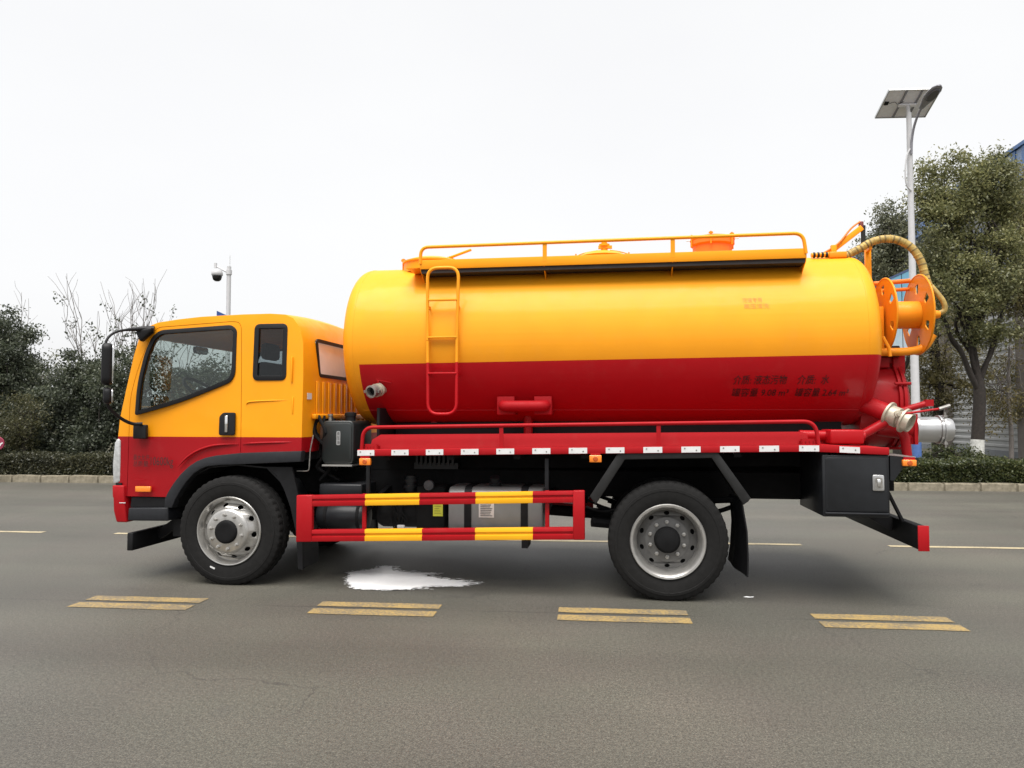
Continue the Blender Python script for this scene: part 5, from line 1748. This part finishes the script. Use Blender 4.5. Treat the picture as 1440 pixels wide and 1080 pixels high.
# ---- clipped hedge behind the kerb
def hedge(name, label, s0, s1, h, dens, seed, mat='leaf_hedge', t0=None, depth=0.95):
    rng = np.random.default_rng(seed)
    t0 = KERB_T + 0.24 if t0 is None else t0
    L = s1 - s0
    n_ = int(L * dens)
    P = np.zeros((n_, 3))
    P[:, 0] = s0 + L * rng.random(n_)
    u = rng.random(n_)
    top = u < 0.42
    topz = 0.13 + h + 0.035 * np.sin(P[:, 0] * 3.1) + 0.03 * np.sin(P[:, 0] * 7.7 + 1) + 0.02 * np.sin(P[:, 0] * 17)
    P[:, 1] = np.where(top, t0 + depth * rng.random(n_), t0 + np.abs(rng.normal(size=n_)) * 0.09 + 0.03 * np.sin(P[:, 0] * 5))
    P[:, 2] = np.where(top, topz + rng.normal(size=n_) * 0.035, 0.13 + (topz - 0.13) * rng.random(n_) ** 0.8)
    # tufts standing proud
    nt = int(L * 3)
    tc = np.stack([s0 + L * rng.random(nt), t0 + depth * rng.random(nt), 0.13 + h + 0.03 * rng.random(nt)], 1)
    Pt = np.repeat(tc, 22, 0) + rng.normal(size=(nt * 22, 3)) * np.array([0.06, 0.06, 0.05])
    P = np.concatenate([P, Pt])
    root = empty(name, (0, 0, 0), -RA)
    tag(root, label, 'hedge')
    obj('foliage', leaves_mesh('foliage', P, rng, 0.055, 0.032, 0.3), M[mat], root)
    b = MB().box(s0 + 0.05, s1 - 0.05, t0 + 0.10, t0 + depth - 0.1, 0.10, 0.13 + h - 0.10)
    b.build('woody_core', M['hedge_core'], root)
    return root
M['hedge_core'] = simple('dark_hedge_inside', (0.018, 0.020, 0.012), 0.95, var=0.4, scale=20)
hedge('clipped_hedge', 'low clipped dark hedge behind the kerb left of the truck', -19.5, -1.0, 0.46, 3600, 11, 'leaf_hedge2')
hedge('clipped_hedge', 'low clipped green hedge behind the kerb right of the truck', -0.8, 17.0, 0.44, 4200, 12)

# ---- left shrubbery (evergreens, dense to the ground)
G1 = 'dense evergreen shrubs left of the cab'
def W(px, D, dz=0.0):                          # ground position seen in column px at distance D
    return ((px - 720) / 1040.0 * D, D, 0.13)
def E_(px0, D, *ells):
    """crown lobes given as (column, row, half width, half height, weight) at distance D, relative to the trunk"""
    k = D / 1040.0
    return [(((px - px0) * k, dy, 1.45 + (585 - py) * k), (rx * k, 0.8 * (rx + ry) / 2 * k, ry * k), w) for px, py, rx, ry, w, dy in ells]
TS = [(0, 0, -0.1, 0.09), (0.05, 0, 0.8, 0.08), (0, 0.1, 1.6, 0.05), (0, 0, 2.3, 0.03)]
tree('evergreen_tree', 'tall dark evergreen tree at the left edge behind the hedge', W(-22, 21.0), [(0, 0, -0.1, 0.16), (0.05, 0, 1.2, 0.13), (-0.05, 0.1, 2.6, 0.10), (0, 0, 4.0, 0.04)],
     E_(-22, 21.0, (-2, 496, 46, 66, 3.6, 0), (25, 540, 42, 70, 2.5, -0.3), (-50, 520, 50, 80, 2, 0), (0, 605, 70, 50, 2.5, -0.4), (45, 590, 32, 50, 1.2, -0.3)), 260, 66000, 0.150, (0.080, 0.040), 'leaf_dark', 21, G1, n_limb=24)
tree('evergreen_shrub', 'broad dark evergreen shrub between the tall left tree and the cab mirror', W(105, 20.3), TS,
     E_(105, 20.3, (108, 560, 46, 68, 3, 0), (75, 600, 42, 52, 2, -0.2), (135, 555, 40, 62, 2.2, 0), (110, 620, 60, 36, 1.5, -0.4), (88, 510, 20, 26, 0.4, 0)), 180, 38000, 0.14, (0.075, 0.040), 'leaf_dark', 22, G1, cat='shrub')
tree('olive_shrub', 'olive green shrub low behind the hedge near the left edge', W(32, 18.9), [(0, 0, -0.1, 0.06), (0.05, 0, 0.6, 0.05), (0, 0.1, 1.3, 0.03)],
     E_(32, 18.9, (30, 590, 30, 42, 3, 0), (12, 610, 25, 30, 1, 0)), 60, 7000, 0.13, (0.065, 0.022), 'leaf_olive2', 23, G1, cat='shrub')
tree('evergreen_shrub', 'glossy dark green shrub directly behind the cab mirror', W(168, 19.6), TS,
     E_(168, 19.6, (165, 575, 40, 62, 3, 0), (178, 545, 42, 55, 2, 0), (150, 625, 40, 30, 1, -0.3)), 130, 26000, 0.14, (0.075, 0.042), 'leaf_dark', 24, G1, cat='shrub')
tree('evergreen_shrub', 'dark evergreen shrub behind the cab windows', W(280, 20.5), TS,
     E_(280, 20.5, (225, 570, 45, 75, 2, 0), (290, 575, 60, 75, 3, 0)), 110, 20000, 0.18, (0.085, 0.05), 'leaf_dark', 25, G1, cat='shrub')
tree('evergreen_tree', 'loose thin evergreen tree showing sky through its crown in the left gap', W(66, 25.0), [(0, 0, -0.1, 0.10), (0.05, 0, 1.2, 0.09), (0, 0.1, 2.4, 0.06), (0, 0, 3.2, 0.02)],
     E_(66, 25.0, (64, 545, 42, 48, 2, 0), (60, 590, 60, 45, 2, 0)), 80, 8500, 0.18, (0.08, 0.045), 'leaf_far', 26, G1)
for i, (px, D, lab) in enumerate(((-95, 20, 'dark evergreen shrub just beyond the left edge'), (420, 21, 'dark evergreen shrub hidden behind the gap between cab and tank'), (620, 21.5, 'dark evergreen shrub hidden behind the tank'))):
    tree('evergreen_shrub', lab, W(px, D), TS, [((0, 0, 1.2), (1.7, 1.0, 1.2), 3)], 60, 6000, 0.20, (0.10, 0.055), 'leaf_dark', 27 + i, G1, cat='shrub')

# ---- leafless sapling thicket with upright shoots
def bare_tree(name, label, base, shoots, seed, hts, spread, leaf_n=0):
    rng = np.random.default_rng(seed)
    root = empty(name, base)
    tag(root, label, 'bare tree', 'leafless saplings left of the cab')
    b = MB()
    b.tube([(0, 0, -0.1), (0.02, 0, 0.7), (0, 0, 1.6)], [0.07, 0.06, 0.05], 8)
    b.build('trunk', M['twig'], root)
    b = MB()
    tips = []
    for i in range(shoots):
        a = np.array([rng.normal() * 0.10, rng.normal() * 0.1, 1.3 + 0.9 * rng.random()])
        h = hts[0] + (hts[1] - hts[0]) * rng.random()
        c = np.array([rng.normal() * spread, rng.normal() * 0.5, h])
        sp_ = limb(b, rng, a, c, 0.015, 0.0045, 0.045, 5, 5)
        for j in range(3):
            k = int(len(sp_) * (0.35 + 0.5 * rng.random()))
            q = np.array(sp_[k])
            d = np.array([rng.normal() * 0.25, rng.normal() * 0.2, 0.35 + 0.5 * rng.random()])
            limb(b, rng, q, q + d, 0.006, 0.0035, 0.05, 4, 3)
            tips.append(q + d)
        tips.append(c)
    b.build('shoots', M['twig'], root)
    if leaf_n:
        tips = np.array(tips)
        pick = tips[rng.integers(0, len(tips), max(6, leaf_n // 14))]
        P = np.repeat(pick, 14, 0)
        P = P + rng.normal(size=P.shape) * 0.07
        P[:, 2] -= rng.random(len(P)) * 0.25
        obj('crown', leaves_mesh('crown', P, rng, 0.085, 0.05), M['leaf_dark'], root)
    return root
bare_tree('bare_sapling', 'leafless sapling with dense upright shoots above the cab visor', W(185, 22.0), 26, 31, (3.6, 5.7), 0.75, 110)
bare_tree('bare_sapling', 'thin leafless sapling with a few leaf tufts left of the mirror', W(128, 21.5), 9, 32, (3.6, 5.5), 0.55, 220)
bare_tree('bare_sapling', 'short leafless sapling seen just over the cab roof', W(240, 22.0), 12, 33, (3.4, 4.7), 0.8, 200)
bare_tree('bare_sapling', 'pale bare twigs rising behind the tall left tree', W(24, 24.0), 6, 34, (3.8, 6.0), 0.4, 0)

# ---- small red sign at the left edge
sg = empty('small_sign', W(-7, 17.6))
tag(sg, 'small dark red board on a green post at the left edge', 'sign')
MB().lathe([(0, -0.02), (0.155, -0.02), (0.16, -0.012), (0.16, 0.0), (0, 0.0)], (0.10, 0, 0.80), (0, 1, 0), 32).build('board', simple('dark_red_board', (0.22, 0.02, 0.05), 0.5), sg)
me = flat([[(0.13, 0.76), (0.17, 0.73), (0.20, 0.78), (0.24, 0.81), (0.21, 0.83), (0.18, 0.80), (0.15, 0.82)]], 0.004, mapf=ycent(-0.024))
obj('mark', me, M['white'], sg)
MB().box(0.02, 0.10, 0.001, 0.05, -0.1, 0.70).build('post', simple('green_post', (0.06, 0.12, 0.03), 0.6), sg)

# ---- CCTV pole
cp = empty('camera_pole', ((319 - 720) / 1040 * 21.8, 21.8, -0.041))
cp.scale = (1.118, 1.118, 1.118)
tag(cp, 'white surveillance pole with dome camera rising behind the cab roof', 'camera pole')
MB().tube([(0, 0, -0.1), (0, 0, 5.42)], [0.065, 0.055], 14).build('pole', M['pole'], cp)
MB().tube([(0.02, 0, 5.40), (0.02, 0, 5.72)], 0.008, 6).build('lightning_rod', M['pole'], cp)
MB().lathe([(0.075, 0), (0.075, 0.12)], (0, 0, 5.20), (0, 0, 1), 14).build('collar', M['pole'], cp)
MB().tube([(0, 0, 5.24), (-0.33, -0.05, 5.42)], 0.022, 8).box(-0.37, -0.31, -0.08, -0.02, 5.37, 5.50).build('arm', M['pole'], cp)
MB().lathe([(0.03, 0.22), (0.12, 0.20), (0.145, 0.14), (0.145, 0.08), (0.13, 0.06)], (-0.29, -0.06, 5.10), (0, 0, 1), 24).build('camera_hood', M['pole'], cp)
MB().lathe([(0.125, 0.058), (0.125, 0.03), (0.10, -0.05), (0.055, -0.085), (0, -0.09)], (-0.29, -0.06, 5.10), (0, 0, 1), 24).build('camera_dome', M['dome'], cp)
MB().prism([(-0.26, 4.0), (-0.02, 4.0), (-0.02, 4.11), (-0.26, 4.22)], -0.12, -0.07).build('blue_plate', simple('blue_plate', (0.02, 0.06, 0.22), 0.5), cp)

# ---- solar street lamp
LD = 17.05
lx = (1287.5 - 720) / 1040 * LD
lp = empty('street_lamp', (lx, LD, 0.13))
tag(lp, 'tall white solar street lamp with blue foot right of the truck', 'street lamp')
MB().tube([(0, 0, 1.15), (0, 0, 8.55)], [0.095, 0.055], 18).build('pole', M['pole'], lp)
MB().tube([(0, 0, -0.1), (0, 0, 1.149)], [0.105, 0.10], 18).build('pole_foot', M['pole_blue'], lp)
MB().lathe([(0.16, 0), (0.16, 0.02), (0.10, 0.03)], (0, 0, 0.0), (0, 0, 1), 18).build('base_flange', M['pole_blue'], lp)
# panel, tilted: underside faces the camera
pz = 8.80
pn = empty('solar_panel', (0, 0.05, pz)); pn.parent = lp
tilt = R(-24)
pn.rotation_euler = (tilt, 0, R(-3))
pn.scale = (0.87, 0.87, 0.87)
MB().box(-0.66, 0.66, -0.47, 0.47, 0.0, 0.012).build('back_sheet', M['panel'], pn)
MB().box(-0.65, 0.65, -0.46, 0.46, 0.0125, 0.02).build('cells', simple('solar_cells', (0.01, 0.015, 0.05), 0.15), pn)
for a_ in ((-0.68, -0.66, -0.49, 0.49), (0.66, 0.68, -0.49, 0.49), (-0.66, 0.66, -0.49, -0.47), (-0.66, 0.66, 0.47, 0.49)):
    MB().box(*a_, -0.03, 0.025).build('panel_frame', M['bright'], pn)
MB().box(-0.62, -0.52, -0.08, 0.02, -0.035, -0.001).build('junction_box', M['plastic'], pn)
for x in (-0.2, 0.2):
    MB().box(x - 0.02, x + 0.02, -0.46, 0.46, -0.04, -0.002).build('mount_rail', M['lampgrey'], pn)
MB().box(-0.24, 0.24, -0.03, 0.06, -0.075, -0.041).build('mount_bar', M['panel'], pn)
MB().tube(spline([(-0.5, -0.03, -0.03), (-0.38, -0.10, -0.05), (-0.28, -0.02, -0.04), (-0.15, -0.12, -0.06)], 5), 0.007, 6).build('cable', M['plastic'], pn)
MB().tube([(0, 0.0, 8.45), (0, 0.05, 8.77)], 0.045, 12).build('panel_post', M['pole'], lp)
# lamp arm and head, towards the road (camera)
apath = spline([(0.0, -0.07, 7.55), (0.0, -0.10, 7.85), (0.0, -0.20, 8.12), (0.0, -0.38, 8.34), (0.0, -0.56, 8.46)], 6)
MB().tube(apath, 0.028, 10).build('arm', M['lampgrey'], lp)
MB().tube(spline([(0.0, -0.06, 7.70), (-0.12, -0.1, 7.5), (-0.18, -0.12, 7.1), (-0.14, -0.1, 6.8), (-0.02, -0.06, 6.68)], 6), 0.018, 8).build('loop_cable', M['pole'], lp)
hd = empty('lamp_head', (0.0, -0.52, 8.44)); hd.parent = lp
hdir = Vector((0.02, -0.95, 0.30)).normalized()
e_s = hdir.cross(Vector((0, 0, 1))).normalized()
e_u = e_s.cross(hdir).normalized()
def HP(t, s_, u_): return Vector((0, 0, 0)) + hdir * t + e_s * s_ + e_u * u_
b = MB()
st_ = [(0.0, 0.055, 0.05), (0.15, 0.09, 0.06), (0.26, 0.13, 0.065), (0.40, 0.155, 0.065), (0.55, 0.15, 0.06), (0.66, 0.115, 0.05), (0.73, 0.05, 0.03)]
ng = 16
for t, w_, h_ in st_:
    for k in range(ng):
        a_ = 2 * math.pi * k / ng
        b.v.append(tuple(HP(t, w_ * math.cos(a_), h_ * math.sin(a_) if math.sin(a_) > 0 else 0.45 * h_ * math.sin(a_))))
b.f = [(i * ng + k, i * ng + (k + 1) % ng, (i + 1) * ng + (k + 1) % ng, (i + 1) * ng + k) for i in range(len(st_) - 1) for k in range(ng)] + [tuple(range(ng - 1, -1, -1)), tuple((len(st_) - 1) * ng + k for k in range(ng))]
b.build('head_shell', M['lampgrey'], hd, ang=70)
b = MB()
lens = [tuple(HP(0.46 + 0.20 * math.cos(2 * math.pi * k / 24), 0.115 * math.sin(2 * math.pi * k / 24), -0.034)) for k in range(24)]
lens2 = [tuple(HP(0.46 + 0.18 * math.cos(2 * math.pi * k / 24), 0.10 * math.sin(2 * math.pi * k / 24), -0.055)) for k in range(24)]
b.add(lens + lens2, [(k, (k + 1) % 24, 24 + (k + 1) % 24, 24 + k) for k in range(24)] + [tuple(range(24, 48))])
b.build('lamp_lens', M['lens'], hd)
# pale blue banner board on the post, square to the road
bn = empty('banner', (lx, LD, 0))
bn.rotation_euler = (0, 0, -RA)
tag(bn, 'pale blue and white banner board hung on the street lamp pole', 'banner')
m, n, l, p = node_mat('pale_blue_banner')
tc = n.new('ShaderNodeTexCoord'); sx = n.new('ShaderNodeSeparateXYZ'); l.new(tc.outputs['Object'], sx.inputs[0])
f = mth(n, l, 'ADD', mth(n, l, 'MULTIPLY', mth(n, l, 'SUBTRACT', sx.outputs['Z'], 2.9), 0.42), mth(n, l, 'MULTIPLY', mth(n, l, 'SUBTRACT', noise(n, l, coords(n, l), 2.5, 3), 0.5), 0.8))
l.new(ramp(n, l, f, [(0.15, (0.55, 0.66, 0.72)), (0.45, (0.32, 0.56, 0.70)), (0.8, (0.16, 0.46, 0.66))]), p.inputs['Base Color'])
p.inputs['Roughness'].default_value = 0.5
M['banner'] = m
MB().box(-0.012, 0.012, 0.10, 0.56, 3.05, 4.98).build('banner_sheet', m, bn)
MB().box(-0.012, 0.012, 0.58, 1.25, 3.05, 4.98).build('banner_sheet', m, bn)
MB().box(-0.02, 0.02, 0.561, 0.579, 3.02, 5.0).build('banner_batten', M['fender'], bn)
MB().box(-0.02, 0.02, 0.06, 1.28, 4.982, 5.03).build('top_bar', simple('dark_blue_bar', (0.03, 0.07, 0.20), 0.5), bn)

# ---- right-hand trees
t1 = tree('roadside_tree', 'large round-crowned tree with whitewashed trunk right of the street lamp', W(1372, 18.6), [(0, 0, -0.1, 0.165), (0.0, 0, 0.5, 0.155), (0.06, 0, 1.3, 0.145), (0.10, 0, 2.1, 0.135), (0.06, 0.1, 2.9, 0.085), (-0.05, 0.1, 4.2, 0.07), (0, 0, 6.2, 0.035)],
     E_(1372, 18.6, (1350, 258, 52, 50, 4.2, 0), (1335, 300, 40, 40, 1.2, -0.2), (1405, 262, 38, 52, 3.2, 0), (1428, 275, 26, 40, 1.2, 0.4), (1312, 335, 38, 55, 1.8, -0.2), (1395, 370, 62, 62, 2.6, 0), (1340, 395, 62, 62, 2.6, -0.2), (1300, 430, 30, 45, 1, 0), (1385, 450, 55, 36, 1.2, 0), (1408, 222, 10, 14, 0.12, 0)),
     350, 50000, 0.165, (0.085, 0.040), 'leaf_mid', 41, 'trees right of the truck', n_limb=30, twig_r=0.03, zmin=2.2)
rng_ = np.random.default_rng(5)
b = MB()
for tip in ((-0.75, -0.2, 3.6), (0.62, 0, 3.7), (1.2, 0.2, 4.6), (-1.1, 0, 4.4)):
    limb(b, rng_, (0.08, 0.0, 1.95 + 0.12 * abs(tip[0])), tip, 0.070, 0.032, 0.025, 9)
b.build('fork', M['bark'], t1, ang=70)
MB().tube([(0, 0, 0.0), (0.0, 0, 0.5), (0.02, 0, 0.86)], [0.168, 0.160, 0.156], 16).build('whitewash_band', M['whitewash'], t1, ang=70)
tree('roadside_tree', 'grey-green tree seen behind the hose reel left of the lamp pole', W(1262, 24.0), [(0, 0, -0.1, 0.18), (0, 0, 1.4, 0.15), (0.1, 0, 3, 0.12), (0, 0, 5.5, 0.04)],
     E_(1262, 24.0, (1257, 330, 26, 45, 2, 0), (1240, 375, 34, 50, 2, 0), (1280, 380, 40, 70, 2, 0), (1265, 440, 55, 55, 2, 0)), 140, 24000, 0.20, (0.095, 0.045), 'leaf_far', 42, 'trees right of the truck', n_limb=18, twig_r=0.03, zmin=1.8)
tree('roadside_tree', 'olive tree with a dense crown cut off by the right edge', W(1458, 20.5), [(0, 0, -0.1, 0.16), (0, 0, 1.4, 0.14), (-0.1, 0, 3, 0.10), (0, 0, 5.6, 0.04)],
     E_(1458, 20.5, (1450, 360, 55, 75, 3, 0), (1440, 430, 55, 50, 2, 0), (1500, 330, 60, 80, 1.5, 0), (1432, 268, 22, 36, 0.9, 0)), 150, 26000, 0.18, (0.085, 0.040), 'leaf_olive', 43, 'trees right of the truck', n_limb=18, twig_r=0.03, zmin=1.6)
tree('roadside_tree', 'yellow-green tree low behind the silver outlet and lamp pole', W(1318, 26.0), [(0, 0, -0.1, 0.22), (0, 0, 1.2, 0.18), (0.1, 0, 2.6, 0.12), (0, 0, 4.6, 0.04)],
     E_(1318, 26.0, (1325, 480, 55, 60, 3, 0), (1345, 540, 50, 45, 1.6, 0), (1300, 550, 36, 40, 1.4, 0), (1392, 545, 34, 48, 1.5, -1.0)), 150, 21000, 0.20, (0.085, 0.04), 'leaf_olive', 44, 'trees right of the truck', n_limb=16, twig_r=0.03, zmin=0.8)
tree('young_tree', 'thin young tree with sparse yellowing leaves right of the whitewashed trunk', W(1419, 19.4), [(0, 0, -0.1, 0.06), (0.03, 0, 1.0, 0.055), (-0.02, 0, 2.0, 0.04), (0.05, 0, 3.3, 0.02)],
     [((-0.3, 0, 2.4), (0.9, 0.7, 1.1), 2), ((-0.5, 0, 1.5), (0.6, 0.5, 0.6), 1)], 50, 1500, 0.16, (0.07, 0.035), 'leaf_brown', 45, None, n_limb=20, twig_r=0.012, zmin=0.7, bark='twig')
tree('low_shrub', 'low dark shrub on the verge behind the right hedge', W(1340, 18.3), [(0, 0, -0.1, 0.04), (0, 0, 0.3, 0.03), (0, 0, 0.6, 0.02)],
     [((0, 0, 0.42), (0.75, 0.35, 0.32), 1)], 30, 2600, 0.10, (0.06, 0.035), 'leaf_hedge', 46, None, cat='shrub', zmin=0.05)

# ---- factory hall with blue roof
hall = empty('factory_hall', (17.3, 25.0, 0.0))
tag(hall, 'long grey factory hall with blue roof edge behind the right-hand trees', 'building')
hall.rotation_euler = (0, 0, R(-8.0))
hall.location.z = -0.55
M['wall'] = simple('pale_grey_cladding', (0.31, 0.315, 0.315), 0.5, var=0.08, scale=3)
M['wall_d'] = simple('grey_plinth', (0.15, 0.16, 0.17), 0.7, var=0.12, scale=3)
M['blue'] = simple('blue_roof_sheet', (0.055, 0.14, 0.34), 0.4, var=0.15, scale=3)
M['blue2'] = simple('pale_blue_roof_sheet', (0.16, 0.24, 0.40), 0.4, var=0.1, scale=3)
M['column'] = simple('brown_grey_column', (0.12, 0.105, 0.095), 0.75, var=0.15, scale=5)
M['hallglass'] = simple('dark_hall_glazing', (0.035, 0.05, 0.075), 0.12, var=0.3, scale=2)
# horizontally ribbed cladding (x = 0 plane, facing -x), from y=-7 to 48
y0, y1 = -7.0, 46.0
prof = []
z = 0.9
while z < 6.6:
    prof += [(0.0, z), (0.0, z + 0.10), (-0.045, z + 0.13), (-0.045, z + 0.20), (0.0, z + 0.23)]
    z += 0.23
vs = [(x, y, zz) for y in (y0, y1) for x, zz in prof]
k = len(prof)
o = MB().add(vs, [(i, i + 1, k + i + 1, k + i) for i in range(k - 1)]).build('cladding', M['wall'], hall, ang=20)
o['kind'] = 'stuff'
MB().box(-0.05, 0.3, y0, y1, -0.2, 0.9).build('plinth', M['wall_d'], hall)
MB().box(0.05, 22, y0, y1, -0.2, 10.4).build('hall_body', M['wall'], hall)
for i in range(9):
    yy_ = y0 + 0.3 + i * 6.0
    MB().box(-0.30, 0.04, yy_, yy_ + 0.55, -0.2, 9.9).build('column', M['column'], hall)
    for j in range(3):
        w = MB().box(-0.02, 0.045, yy_ + 0.75 + 1.72 * j, yy_ + 2.30 + 1.72 * j, 6.9, 9.2).build('window', M['hallglass'], hall)
        MB().box(-0.05, -0.021, yy_ + 1.50 + 1.72 * j, yy_ + 1.56 + 1.72 * j, 6.9, 9.2).build('mullion', M['blue2'], w)
# blue eaves: ribbed fascia and roof slope
for i in range(int((y1 - y0) / 0.8)):
    ya_ = y0 - 0.4 + 0.8 * i
    MB().box(-0.55, -0.45, ya_, ya_ + 0.40, 9.95, 10.9).build('eave_sheet', M['blue'], hall)
    MB().box(-0.52, -0.46, ya_ + 0.401, ya_ + 0.799, 9.97, 10.88).build('eave_sheet', M['blue2'], hall)
MB().prism([(-0.6, 10.9), (11, 13.2), (22.6, 10.9), (22.6, 11.02), (11, 13.32), (-0.6, 11.02)], y0 - 0.4, y1 + 0.4).build('roof', M['blue'], hall)
MB().box(-0.44, 0.05, y0, y1, 9.90, 9.96).build('soffit', M['blue2'], hall)
